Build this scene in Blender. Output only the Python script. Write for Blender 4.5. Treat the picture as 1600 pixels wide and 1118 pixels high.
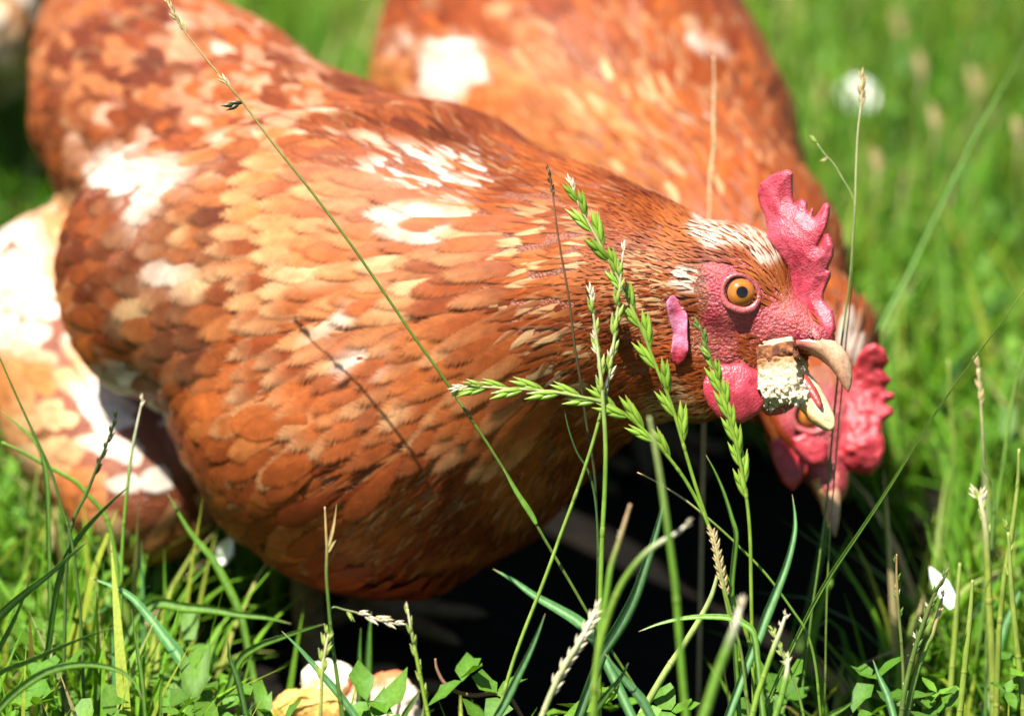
import bpy, math, random
import numpy as np
from mathutils import Vector, Matrix

for o in list(bpy.data.objects):
    bpy.data.objects.remove(o)
scene = bpy.context.scene
COL = scene.collection
rng = np.random.default_rng(11)
random.seed(11)

# ------------------------------------------------------------------ camera
TH = math.radians(20.0)
ZC = 0.52
FL = 110.0
cam_data = bpy.data.cameras.new('camera')
cam = bpy.data.objects.new('camera', cam_data)
COL.objects.link(cam)
cam.location = (0, 0, ZC)
cam.rotation_euler = (math.radians(90) - TH, 0, 0)
cam_data.sensor_fit = 'HORIZONTAL'
cam_data.sensor_width = 36
cam_data.lens = FL
cam_data.clip_start = 0.05
cam_data.clip_end = 500
cam_data.dof.use_dof = True
cam_data.dof.focus_distance = 0.995
cam_data.dof.aperture_fstop = 6.6
cam_data.dof.aperture_blades = 0
scene.camera = cam

# ------------------------------------------------------------------ sun and sky
SUN_FROM = Vector((-0.29, -0.22, 0.93)).normalized()
sun_data = bpy.data.lights.new('sun', 'SUN')
sun = bpy.data.objects.new('sun', sun_data)
COL.objects.link(sun)
sun_data.energy = 5.0
sun_data.angle = math.radians(0.53)
sun_data.color = (1.0, 0.96, 0.89)
sun.rotation_euler = (-SUN_FROM).to_track_quat('-Z', 'Y').to_euler()
sun.location = SUN_FROM * 3
world = bpy.data.worlds.new('World')
scene.world = world
world.use_nodes = True
nt = world.node_tree
nt.nodes.clear()
wo = nt.nodes.new('ShaderNodeOutputWorld')
bg = nt.nodes.new('ShaderNodeBackground')
sk = nt.nodes.new('ShaderNodeTexSky')
sk.sky_type = 'NISHITA'
sk.sun_disc = False
sk.sun_elevation = math.asin(SUN_FROM.z)
sk.sun_rotation = math.atan2(SUN_FROM.x, SUN_FROM.y)
bg.inputs['Strength'].default_value = 0.05
nt.links.new(sk.outputs[0], bg.inputs[0])
nt.links.new(bg.outputs[0], wo.inputs[0])
scene.view_settings.view_transform = 'Standard'
scene.view_settings.look = 'None'
scene.view_settings.gamma = 1
scene.view_settings.exposure = 1.6
scene.view_settings.use_curve_mapping = False
scene.cycles.use_denoising = True
scene.cycles.max_bounces = 6
scene.cycles.transparent_max_bounces = 24

# ------------------------------------------------------------------ measuring helpers
CAM = np.array([0, 0, ZC])
FWD = np.array([0, math.cos(TH), -math.sin(TH)])
UPV = np.array([0, math.sin(TH), math.cos(TH)])
RGT = np.array([1.0, 0, 0])
PXS = 36.0 / FL / 1600.0          # metres per photograph pixel at one metre


def P(px, py, d):
    """the place d metres along the view axis that shows at a pixel of the photograph"""
    px = np.asarray(px, float); py = np.asarray(py, float); d = np.asarray(d, float)
    return (CAM + d[..., None] * FWD + ((px - 800) * PXS * d)[..., None] * RGT
            + ((559 - py) * PXS * d)[..., None] * UPV)


def proj(p):
    q = p - CAM
    d = q @ FWD
    return 800 + (q @ RGT) / d / PXS, 559 - (q @ UPV) / d / PXS, d


def ss(a, b, x):
    t = np.clip((x - a) / (b - a), 0, 1)
    return t * t * (3 - 2 * t)


def nrm(v):
    return v / np.maximum(np.linalg.norm(v, axis=-1, keepdims=True), 1e-12)


def _h(ix, iy, iz, seed):
    n = (ix.astype(np.int64) * 374761393 + iy.astype(np.int64) * 668265263
         + iz.astype(np.int64) * 2147483647 + seed * 974634777)
    n = (n ^ (n >> 13)) * 1274126177
    n = n ^ (n >> 16)
    return (n & 0xffff) / 65535.0


def vnoise(p, scale, seed=0):
    q = np.asarray(p, float) * scale
    i = np.floor(q).astype(np.int64)
    f = q - i
    f = f * f * (3 - 2 * f)
    r = 0
    for dx in (0, 1):
        wx = f[..., 0] if dx else 1 - f[..., 0]
        for dy in (0, 1):
            wy = f[..., 1] if dy else 1 - f[..., 1]
            for dz in (0, 1):
                wz = f[..., 2] if dz else 1 - f[..., 2]
                r = r + wx * wy * wz * _h(i[..., 0] + dx, i[..., 1] + dy, i[..., 2] + dz, seed)
    return r * 2 - 1


def in_poly(px, py, poly):
    poly = np.asarray(poly, float)
    ins = np.zeros(np.shape(px), bool)
    j = len(poly) - 1
    for i in range(len(poly)):
        xi, yi = poly[i]; xj, yj = poly[j]
        c = ((yi > py) != (yj > py)) & (px < (xj - xi) * (py - yi) / (yj - yi + 1e-12) + xi)
        ins ^= c
        j = i
    return ins


def poly_dist(px, py, poly):
    """signed distance to a polygon outline, positive inside"""
    poly = np.asarray(poly, float)
    best = np.full(np.shape(px), 1e9)
    for i in range(len(poly)):
        a = poly[i]; b = poly[(i + 1) % len(poly)]
        ab = b - a
        t = np.clip(((px - a[0]) * ab[0] + (py - a[1]) * ab[1]) / (ab @ ab + 1e-12), 0, 1)
        best = np.minimum(best, np.hypot(px - a[0] - t * ab[0], py - a[1] - t * ab[1]))
    return np.where(in_poly(px, py, poly), best, -best)


def smooth_line(pts, n):
    """Catmull-Rom through the points, resampled to n"""
    pts = np.asarray(pts, float)
    if len(pts) == 2:
        return pts[0] + (pts[1] - pts[0]) * np.linspace(0, 1, n)[:, None]
    ext = np.vstack([2 * pts[0] - pts[1], pts, 2 * pts[-1] - pts[-2]])
    ks = len(pts) - 1
    out = []
    for u in np.linspace(0, ks - 1e-9, n):
        i = int(u); t = u - i
        p0, p1, p2, p3 = ext[i:i + 4]
        out.append(0.5 * (2 * p1 + (p2 - p0) * t + (2 * p0 - 5 * p1 + 4 * p2 - p3) * t * t
                          + (3 * p1 - p0 - 3 * p2 + p3) * t ** 3))
    return np.array(out)


# ------------------------------------------------------------------ object helpers
def make_mesh(name, verts, faces, cols=None, vecs=None, smooth=True):
    """faces: (n,4) or (n,3) int array, or a list of lists"""
    me = bpy.data.meshes.new(name)
    verts = np.asarray(verts, np.float32)
    if isinstance(faces, np.ndarray):
        k = faces.shape[1]
        me.vertices.add(len(verts))
        me.vertices.foreach_set('co', verts.ravel())
        me.loops.add(faces.size)
        me.loops.foreach_set('vertex_index', faces.ravel().astype(np.int32))
        me.polygons.add(len(faces))
        me.polygons.foreach_set('loop_start', np.arange(0, faces.size, k, dtype=np.int32))
        me.update(calc_edges=True)
        me.validate()
    else:
        me.from_pydata([tuple(map(float, v)) for v in verts], [], faces)
        me.update()
    if cols is not None:
        a = me.attributes.new('col', 'FLOAT_COLOR', 'POINT')
        c = np.ones((len(verts), 4), np.float32)
        c[:, :3] = cols
        a.data.foreach_set('color', c.ravel())
    if vecs is not None:
        a = me.attributes.new('fuv', 'FLOAT_VECTOR', 'POINT')
        a.data.foreach_set('vector', np.asarray(vecs, np.float32).ravel())
    if smooth:
        me.polygons.foreach_set('use_smooth', np.ones(len(me.polygons), bool))
    return me


def link(name, me, mat=None, parent=None, **props):
    o = bpy.data.objects.new(name, me)
    COL.objects.link(o)
    if mat is not None and not me.materials:
        me.materials.append(mat)
    if parent is not None:
        o.parent = parent
        L = Vector(parent['_w']) if '_w' in parent else parent.location
        o.matrix_parent_inverse = Matrix.Translation(-Vector(L))
    for k, v in props.items():
        o[k] = v
    return o


def thing(name, label, cat, loc, group=None):
    o = bpy.data.objects.new(name, None)
    o.empty_display_size = 0.01
    COL.objects.link(o)
    o.location = tuple(float(x) for x in loc)
    o['label'] = label
    o['category'] = cat
    if group:
        o['group'] = group
    return o


def tag(o, label, cat, group=None):
    o['label'] = label
    o['category'] = cat
    if group:
        o['group'] = group
    return o


class Soup:
    """collects pieces of quads / triangles that become ONE mesh"""
    def __init__(self):
        self.v = []; self.f = []; self.c = []; self.n = 0

    def add(self, v, f, col=(1, 1, 1)):
        v = np.asarray(v, float)
        self.v.append(v)
        self.f += [[int(i) + self.n for i in q] for q in f]
        c = np.broadcast_to(np.asarray(col, float), (len(v), 3))
        self.c.append(c)
        self.n += len(v)
        return self

    def mesh(self, name):
        return make_mesh(name, np.vstack(self.v), self.f, np.vstack(self.c))


def frames(line):
    t = nrm(np.gradient(line, axis=0))
    ref = np.array([0.13, -0.9, 0.3])
    s = nrm(np.cross(t, ref))
    u = np.cross(s, t)
    return t, s, u


def tube(line, rad, sides=6, flat=1.0, ref=None):
    """tapered tube round a line; flat<1 squashes it"""
    line = np.asarray(line, float)
    rad = np.broadcast_to(np.asarray(rad, float), (len(line),))
    t, s, u = frames(line)
    a = np.arange(sides) / sides * 2 * math.pi
    v = (line[:, None] + rad[:, None, None] * (np.cos(a)[None, :, None] * s[:, None]
         + flat * np.sin(a)[None, :, None] * u[:, None])).reshape(-1, 3)
    f = []
    n = len(line)
    for i in range(n - 1):
        for k in range(sides):
            f.append([i * sides + k, i * sides + (k + 1) % sides, (i + 1) * sides + (k + 1) % sides, (i + 1) * sides + k])
    f.append([k for k in range(sides)][::-1])
    f.append([(n - 1) * sides + k for k in range(sides)])
    return v, f


# ------------------------------------------------------------------ signed distance bodies
class Field:
    def __init__(self):
        self.p = []

    def cone(self, a, b, ra, rb, k=0.02):
        self.p.append(('c', np.asarray(a, float), np.asarray(b, float), ra, rb, k)); return self

    def ell(self, c, r, axes=None, k=0.02):
        A = np.eye(3) if axes is None else np.asarray(axes, float)
        self.p.append(('e', np.asarray(c, float), np.asarray(r, float), A, 0, k)); return self

    def __call__(self, x):
        x = np.asarray(x)
        d = None
        for q in self.p:
            if q[0] == 'c':
                _, a, b, ra, rb, k = q
                ab = (b - a)
                pa = x - a.astype(x.dtype)
                t = np.clip(pa @ ab.astype(x.dtype) / float(ab @ ab), 0, 1)
                e = np.sqrt(((pa - t[..., None] * ab.astype(x.dtype)) ** 2).sum(-1)) - (ra + t * (rb - ra))
            else:
                _, c, r, A, _, k = q
                y = (x - c.astype(x.dtype)) @ A.T.astype(x.dtype)
                y = y / r.astype(x.dtype)
                k0 = np.sqrt((y ** 2).sum(-1))
                k1 = np.sqrt(((y / r.astype(x.dtype)) ** 2).sum(-1)) + 1e-9
                e = k0 * (k0 - 1) / k1
            if d is None:
                d = e
            else:
                h = np.clip(0.5 + 0.5 * (d - e) / k, 0, 1)
                d = d * (1 - h) + e * h - k * h * (1 - h)
        return d

    def grad(self, x, e=0.0008):
        g = np.empty(x.shape)
        for i in range(3):
            dx = np.zeros(3); dx[i] = e
            g[..., i] = self(x + dx) - self(x - dx)
        return nrm(g)

    def snap(self, x, off=0.0, it=3):
        for _ in range(it):
            x = x - self.grad(x) * (self(x) - off)[..., None]
        return x

    def bounds(self, pad=0.008):
        lo = np.full(3, 1e9); hi = -lo
        for q in self.p:
            if q[0] == 'c':
                for c, r in ((q[1], q[3]), (q[2], q[4])):
                    lo = np.minimum(lo, c - r); hi = np.maximum(hi, c + r)
            else:
                r = q[2].max()
                lo = np.minimum(lo, q[1] - r); hi = np.maximum(hi, q[1] + r)
        return lo - pad, hi + pad

    def hit(self, px, py, d0=0.7, d1=2.5):
        """where the sight line of a pixel meets the body; nan where it misses"""
        a = P(np.atleast_1d(px), np.atleast_1d(py), np.full(np.size(px), 1.0)) - CAM
        a = nrm(a)
        t = np.full(len(a), d0)
        for _ in range(90):
            t = t + np.clip(self(CAM + a * t[:, None]), -0.02, 0.1) * 0.8
        p = CAM + a * t[:, None]
        bad = np.abs(self(p)) > 0.002
        p[bad] = np.nan
        return p


def nets(fn, lo, hi, h):
    """naive surface nets: a quad mesh of the zero level of fn"""
    ax = [np.arange(lo[i], hi[i] + h, h, dtype=np.float32) for i in range(3)]
    nx, ny, nz = map(len, ax)
    V = np.empty((nx, ny, nz), np.float32)
    Y, Z = np.meshgrid(ax[1], ax[2], indexing='ij')
    st = 8
    for i in range(0, nx, st):
        xs = ax[0][i:i + st]
        g = np.empty((len(xs), ny, nz, 3), np.float32)
        g[..., 0] = xs[:, None, None]; g[..., 1] = Y; g[..., 2] = Z
        V[i:i + st] = fn(g)
    S = V < 0
    cnt = np.zeros((nx - 1, ny - 1, nz - 1), np.int8)
    for dx in (0, 1):
        for dy in (0, 1):
            for dz in (0, 1):
                cnt += S[dx:nx - 1 + dx, dy:ny - 1 + dy, dz:nz - 1 + dz]
    act = np.argwhere((cnt > 0) & (cnt < 8))
    idx = np.full(cnt.shape, -1, np.int64)
    idx[act[:, 0], act[:, 1], act[:, 2]] = np.arange(len(act))
    acc = np.zeros((len(act), 3)); num = np.zeros(len(act))
    cs = [(a, b, c) for a in (0, 1) for b in (0, 1) for c in (0, 1)]
    for a in cs:
        for k in range(3):
            if a[k]:
                continue
            b = list(a); b[k] = 1
            va = V[act[:, 0] + a[0], act[:, 1] + a[1], act[:, 2] + a[2]]
            vb = V[act[:, 0] + b[0], act[:, 1] + b[1], act[:, 2] + b[2]]
            m = (va < 0) != (vb < 0)
            t = np.where(m, va / np.where(m, va - vb, 1), 0)
            pt = np.tile(np.array(a, float), (len(act), 1)); pt[:, k] += t
            acc += np.where(m[:, None], pt, 0); num += m
    vert = (act + acc / num[:, None]) * h + np.array([ax[0][0], ax[1][0], ax[2][0]])
    faces = []
    for k in range(3):
        o1, o2 = [(1, 2), (2, 0), (0, 1)][k]
        s0 = [slice(None)] * 3; s1 = [slice(None)] * 3
        s0[k] = slice(0, -1); s1[k] = slice(1, None)
        a = S[tuple(s0)]; b = S[tuple(s1)]
        e = np.argwhere(a != b)
        e = e[(e[:, o1] > 0) & (e[:, o2] > 0) & (e[:, o1] < S.shape[o1] - 1) & (e[:, o2] < S.shape[o2] - 1)]
        if not len(e):
            continue
        q = []
        for d1, d2 in ((-1, -1), (0, -1), (0, 0), (-1, 0)):
            c = e.copy(); c[:, o1] += d1; c[:, o2] += d2
            q.append(idx[c[:, 0], c[:, 1], c[:, 2]])
        q = np.stack(q, 1)
        fl = ~a[e[:, 0], e[:, 1], e[:, 2]]
        q[fl] = q[fl][:, ::-1]
        faces.append(q)
    faces = np.vstack(faces)
    return vert, faces[(faces >= 0).all(1)]
# ------------------------------------------------------------------ the three hens' bodies
def S(px_, d):
    return px_ * PXS * d


def C3(px, py, d):
    return P(px, py, d)


VIEW = np.stack([RGT, UPV, FWD])     # rows: picture right, picture up, away

H1 = Field()
H1.ell(C3(568, 520, 1.14), (0.077, 0.079, 0.083), VIEW, 0.02)
H1.ell(C3(568, 650, 1.115), (0.0625, 0.0545, 0.060), VIEW, 0.012)
H1.cone(C3(640, 650, 1.10), C3(690, 640, 1.095), 0.056, 0.052, 0.03)
H1.cone(C3(450, 345, 1.18), C3(290, 215, 1.25), 0.059, 0.049, 0.03)
H1.cone(C3(290, 215, 1.25), C3(210, 95, 1.29), 0.047, 0.033, 0.03)
H1.cone(C3(210, 95, 1.29), C3(205, -110, 1.36), 0.033, 0.026, 0.03)
H1.cone(C3(150, 188, 1.262), C3(150, 60, 1.30), 0.0265, 0.022, 0.008)
H1.cone(C3(690, 470, 1.115), C3(860, 480, 1.075), 0.066, 0.045, 0.03)
H1.cone(C3(860, 480, 1.075), C3(985, 470, 1.045), 0.043, 0.0295, 0.03)
H1.cone(C3(985, 470, 1.045), C3(1100, 450, 1.026), 0.0295, 0.0185, 0.02)
H1.cone(C3(980, 560, 1.045), C3(1070, 590, 1.03), 0.019, 0.012, 0.015)
# folded wing
ax_w = nrm(np.array([1.0, 0.02, -0.45])) @ VIEW
up_w = nrm(np.array([0.0, 1.0, 0.1])) @ VIEW
no_w = nrm(np.cross(ax_w, up_w)); up_w = nrm(np.cross(no_w, ax_w))
WAX = np.stack([ax_w, up_w, no_w])
H1.ell(C3(272, 422, 1.135), (0.0465, 0.049, 0.030), WAX, 0.008)
H1.ell(C3(470, 420, 1.095), (0.075, 0.054, 0.031), WAX, 0.014)
# fluff of the rear and the thigh
H1.cone(C3(110, 480, 1.25), C3(165, 640, 1.212), 0.040, 0.037, 0.010)
H1.cone(C3(165, 640, 1.212), C3(222, 760, 1.170), 0.037, 0.029, 0.010)
# head
H1.ell(C3(1150, 432, 1.020), (0.0172, 0.0160, 0.0155), VIEW, 0.010)
H1.cone(C3(1135, 480, 1.018), C3(1105, 540, 1.020), 0.0145, 0.0105, 0.008)
H1.cone(C3(1188, 468, 1.016), C3(1232, 508, 1.010), 0.0112, 0.0074, 0.008)
H1.cone(C3(1232, 508, 1.010), C3(1268, 527, 1.006), 0.0076, 0.0052, 0.006)
H1.cone(C3(1268, 527, 1.006), C3(1286, 527, 1.0045), 0.0046, 0.0036, 0.004)
H1.cone(C3(1195, 505, 1.013), C3(1180, 560, 1.012), 0.0085, 0.0060, 0.005)
H1.cone(C3(1150, 545, 1.015), C3(1200, 592, 1.014), 0.0070, 0.0055, 0.006)
H1.cone(C3(1060, 560, 1.025), C3(1100, 610, 1.022), 0.012, 0.008, 0.012)

H2 = Field()
H2.ell(C3(902, 215, 1.36), (0.088, 0.096, 0.10), VIEW, 0.02)
H2.ell(C3(700, 130, 1.37), (0.032, 0.058, 0.05), VIEW, 0.012)
H2.cone(C3(840, 40, 1.42), C3(830, -160, 1.50), 0.062, 0.040, 0.03)
H2.cone(C3(985, 300, 1.30), C3(1115, 425, 1.215), 0.074, 0.044, 0.03)
H2.cone(C3(1115, 425, 1.215), C3(1245, 545, 1.145), 0.044, 0.0245, 0.03)
H2.cone(C3(1245, 545, 1.145), C3(1275, 630, 1.115), 0.0245, 0.0165, 0.02)
H2.ell(C3(1272, 645, 1.110), (0.0155, 0.0180, 0.0150), VIEW, 0.01)
H2.cone(C3(1280, 680, 1.105), C3(1297, 760, 1.096), 0.0125, 0.0065, 0.01)

H3 = Field()
H3.cone(C3(-150, -60, 1.72), C3(-105, -20, 1.64), 0.085, 0.068, 0.03)
H3.cone(C3(-105, -50, 1.66), C3(6, 45, 1.54), 0.058, 0.017, 0.02)
H3.cone(C3(-150, -60, 1.72), C3(-300, -190, 1.80), 0.075, 0.03, 0.03)
H3.cone(C3(-50, -30, 1.60), C3(-10, -130, 1.58), 0.032, 0.018, 0.03)
H3.ell(C3(-2, -155, 1.57), (0.018, 0.017, 0.017), VIEW, 0.01)
# ------------------------------------------------------------------ materials
def new_mat(name):
    m = bpy.data.materials.new(name)
    m.use_nodes = True
    t = m.node_tree
    b = t.nodes['Principled BSDF']
    return m, t, b


def N(t, kind, **kw):
    n = t.nodes.new(kind)
    for k, v in kw.items():
        setattr(n, k, v)
    return n


def attr(t, name):
    n = t.nodes.new('ShaderNodeAttribute')
    n.attribute_name = name
    return n


def mathn(t, op, a, b=None):
    n = t.nodes.new('ShaderNodeMath')
    n.operation = op
    for i, x in enumerate((a, b)):
        if x is None:
            continue
        if isinstance(x, (int, float)):
            n.inputs[i].default_value = x
        else:
            t.links.new(x, n.inputs[i])
    return n.outputs[0]


def mulcol(t, col, fac, amt=1.0):
    n = t.nodes.new('ShaderNodeMix')
    n.data_type = 'RGBA'
    n.blend_type = 'MULTIPLY'
    n.inputs['Factor'].default_value = amt
    t.links.new(col, n.inputs['A'])
    t.links.new(fac, n.inputs['B'])
    return n.outputs['Result']


def ramp(t, fac, stops):
    r = t.nodes.new('ShaderNodeValToRGB')
    e = r.color_ramp.elements
    while len(e) < len(stops):
        e.new(0.5)
    for i, (p, c) in enumerate(stops):
        e[i].position = p
        e[i].color = (c, c, c, 1) if isinstance(c, (int, float)) else (*c, 1)
    t.links.new(fac, r.inputs[0])
    return r.outputs[0]


def noise(t, vec, scale, detail=3, rough=0.55):
    n = t.nodes.new('ShaderNodeTexNoise')
    n.inputs['Scale'].default_value = scale
    n.inputs['Detail'].default_value = detail
    n.inputs['Roughness'].default_value = rough
    if vec is not None:
        t.links.new(vec, n.inputs['Vector'])
    return n.outputs['Fac']


def bump(t, h, b, strength, dist, prev=None):
    n = t.nodes.new('ShaderNodeBump')
    n.inputs['Strength'].default_value = strength
    n.inputs['Distance'].default_value = dist
    t.links.new(h, n.inputs['Height'])
    if prev is not None:
        t.links.new(prev, n.inputs['Normal'])
    t.links.new(n.outputs[0], b.inputs['Normal'])
    return n.outputs[0]


def geo_pos(t):
    return t.nodes.new('ShaderNodeTexCoord').outputs['Object']


def feather_material(name, barbs=26.0, lo=0.72, bumpy=0.5, edge=0.8, trans=0.22):
    m, t, b = new_mat(name)
    a = attr(t, 'col'); f = attr(t, 'fuv')
    sx = t.nodes.new('ShaderNodeSeparateXYZ')
    t.links.new(f.outputs['Vector'], sx.inputs[0])
    av = mathn(t, 'ABSOLUTE', sx.outputs[1])
    bc = mathn(t, 'SUBTRACT', sx.outputs[0], mathn(t, 'MULTIPLY', av, 0.45))
    cx = t.nodes.new('ShaderNodeCombineXYZ')
    t.links.new(mathn(t, 'MULTIPLY', bc, barbs), cx.inputs[0])
    t.links.new(mathn(t, 'MULTIPLY', sx.outputs[1], 0.9), cx.inputs[1])
    t.links.new(mathn(t, 'MULTIPLY', sx.outputs[2], 37.0), cx.inputs[2])
    n1 = noise(t, cx.outputs[0], 1.0, 3, 0.6)
    r1 = ramp(t, n1, [(0.3, lo), (0.7, 1.18)])
    # broad uneven pigment along each feather
    cy = t.nodes.new('ShaderNodeCombineXYZ')
    t.links.new(mathn(t, 'MULTIPLY', sx.outputs[0], 1.4), cy.inputs[0])
    t.links.new(mathn(t, 'MULTIPLY', sx.outputs[1], 1.1), cy.inputs[1])
    t.links.new(mathn(t, 'MULTIPLY', sx.outputs[2], 91.0), cy.inputs[2])
    r2 = ramp(t, noise(t, cy.outputs[0], 1.3, 2), [(0.3, 0.78), (0.7, 1.15)])
    c = mulcol(t, mulcol(t, a.outputs['Color'], r1), r2)
    t.links.new(c, b.inputs['Base Color'])
    b.inputs['Roughness'].default_value = 0.55
    b.inputs['Specular IOR Level'].default_value = 0.2
    bump(t, n1, b, bumpy, 0.0006)
    # feathers let some light through
    tr = t.nodes.new('ShaderNodeBsdfTranslucent')
    t.links.new(c, tr.inputs['Color'])
    mx = t.nodes.new('ShaderNodeMixShader')
    mx.inputs[0].default_value = trans
    out = t.nodes['Material Output']
    t.links.new(b.outputs[0], mx.inputs[1]); t.links.new(tr.outputs[0], mx.inputs[2])
    # barbs part into a frayed edge
    cz = t.nodes.new('ShaderNodeCombineXYZ')
    t.links.new(mathn(t, 'MULTIPLY', bc, barbs * 0.75), cz.inputs[0])
    t.links.new(mathn(t, 'MULTIPLY', mathn(t, 'SIGN', sx.outputs[1]), 7.0), cz.inputs[1])
    t.links.new(mathn(t, 'MULTIPLY', sx.outputs[2], 53.0), cz.inputs[2])
    nf = noise(t, cz.outputs[0], 1.0, 2, 0.6)
    s_ = attr(t, 'fs').outputs['Fac']
    e1 = mathn(t, 'POWER', s_, 3.0)
    e = mathn(t, 'SQRT', mathn(t, 'ADD', mathn(t, 'MULTIPLY', e1, e1), mathn(t, 'MULTIPLY', mathn(t, 'MULTIPLY', av, av), edge)))
    e = mathn(t, 'ADD', e, mathn(t, 'MULTIPLY', nf, 0.6))
    al = t.nodes.new('ShaderNodeMapRange')
    al.interpolation_type = 'SMOOTHSTEP'
    al.inputs['From Min'].default_value = 0.92
    al.inputs['From Max'].default_value = 1.22
    t.links.new(e, al.inputs['Value'])
    tp = t.nodes.new('ShaderNodeBsdfTransparent')
    mt = t.nodes.new('ShaderNodeMixShader')
    t.links.new(al.outputs[0], mt.inputs[0]); t.links.new(mx.outputs[0], mt.inputs[1]); t.links.new(tp.outputs[0], mt.inputs[2])
    t.links.new(mt.outputs[0], out.inputs['Surface'])
    return m


M_FEATHER = feather_material('feather', 24.0, 0.80, 0.15)
M_HACKLE = feather_material('hackle_feather', 14.0, 0.82, 0.15, 0.45, 0.38)
M_BRISTLE = feather_material('bristle', 10.0, 0.85, 0.1, 0.0, 0.42)


def skin_material(name, scale, bstr, rough=0.36, sss=0.12, var=(0.75, 1.15), fine=2600, bd=0.0004):
    m, t, b = new_mat(name)
    a = attr(t, 'col')
    pos = geo_pos(t)
    v = t.nodes.new('ShaderNodeTexVoronoi')
    v.feature = 'SMOOTH_F1'
    v.inputs['Scale'].default_value = scale
    w = t.nodes.new('ShaderNodeVectorMath'); w.operation = 'ADD'
    nn = t.nodes.new('ShaderNodeTexNoise'); nn.inputs['Scale'].default_value = scale * 0.4
    sc = t.nodes.new('ShaderNodeVectorMath'); sc.operation = 'SCALE'
    t.links.new(pos, nn.inputs['Vector'])
    t.links.new(nn.outputs['Color'], sc.inputs[0]); sc.inputs['Scale'].default_value = 0.0012
    t.links.new(pos, w.inputs[0]); t.links.new(sc.outputs[0], w.inputs[1])
    t.links.new(w.outputs[0], v.inputs['Vector'])
    inv = mathn(t, 'SUBTRACT', 1.0, v.outputs['Distance'])
    big = noise(t, pos, scale * 0.22, 4)
    fin = noise(t, pos, fine, 3, 0.7)
    c = mulcol(t, a.outputs['Color'], ramp(t, big, [(0.3, var[0]), (0.7, var[1])]))
    c = mulcol(t, c, ramp(t, v.outputs['Distance'], [(0.1, 1.12), (0.75, 0.72)]))
    t.links.new(c, b.inputs['Base Color'])
    b.inputs['Roughness'].default_value = rough
    b.inputs['Specular IOR Level'].default_value = 0.5
    b.inputs['Subsurface Weight'].default_value = sss
    b.inputs['Subsurface Radius'].default_value = (1.0, 0.25, 0.2)
    b.inputs['Subsurface Scale'].default_value = 0.0015
    h = mathn(t, 'ADD', inv, mathn(t, 'MULTIPLY', fin, 0.5))
    h = mathn(t, 'ADD', h, mathn(t, 'MULTIPLY', big, 0.8))
    bump(t, h, b, bstr, bd)
    return m


M_SKIN = skin_material('face_skin', 1150, 0.8, 0.36, 0.05, (0.75, 1.15), 2600, 0.0007)
M_COMB = skin_material('comb_skin', 1700, 0.55, 0.40, 0.05, (0.72, 1.15), 3400, 0.0004)
M_WATTLE = skin_material('wattle_skin', 1500, 0.38, 0.38, 0.05, (0.8, 1.1), 2600, 0.0004)
M_HORN, _t, _b = new_mat('beak_horn')
_a = attr(_t, 'col')
_pp = geo_pos(_t)
_t.links.new(mulcol(_t, _a.outputs['Color'], ramp(_t, noise(_t, _pp, 420, 5, 0.7), [(0.3, (0.6, 0.5, 0.42)), (0.62, 1.1)])), _b.inputs['Base Color'])
_b.inputs['Roughness'].default_value = 0.22
_b.inputs['Subsurface Weight'].default_value = 0.15
_b.inputs['Subsurface Scale'].default_value = 0.001
bump(_t, noise(_t, _pp, 900, 4), _b, 0.35, 0.0003)
M_EYE, _t, _b = new_mat('eye_ball')
_a = attr(_t, 'col')
_t.links.new(mulcol(_t, _a.outputs['Color'], ramp(_t, noise(_t, geo_pos(_t), 1500, 3), [(0.3, 0.85), (0.7, 1.1)])), _b.inputs['Base Color'])
_b.inputs['Roughness'].default_value = 0.16
_b.inputs['Coat Weight'].default_value = 0.5
_b.inputs['Specular IOR Level'].default_value = 0.25
_b.inputs['Coat Roughness'].default_value = 0.06
M_LEG, _t, _b = new_mat('leg_scale')
_a = attr(_t, 'col')
_v = _t.nodes.new('ShaderNodeTexVoronoi'); _v.inputs['Scale'].default_value = 260
_t.links.new(geo_pos(_t), _v.inputs['Vector'])
_t.links.new(mulcol(_t, _a.outputs['Color'], ramp(_t, _v.outputs['Distance'], [(0.2, 1.1), (0.7, 0.6)])), _b.inputs['Base Color'])
bump(_t, _v.outputs['Distance'], _b, -0.6, 0.001)
_b.inputs['Roughness'].default_value = 0.5

# ------------------------------------------------------------------ feathers
ORANGE = np.array([0.375, 0.090, 0.0165])
DEEP = np.array([0.190, 0.033, 0.0065])
BROWN = np.array([0.050, 0.0095, 0.0030])
GOLD = np.array([0.430, 0.155, 0.040])
CREAM = np.array([0.56, 0.34, 0.16])
WHITE = np.array([0.66, 0.58, 0.48])


def lerp(a, b, t):
    t = np.asarray(t)[..., None]
    return a * (1 - t) + b * t


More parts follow.
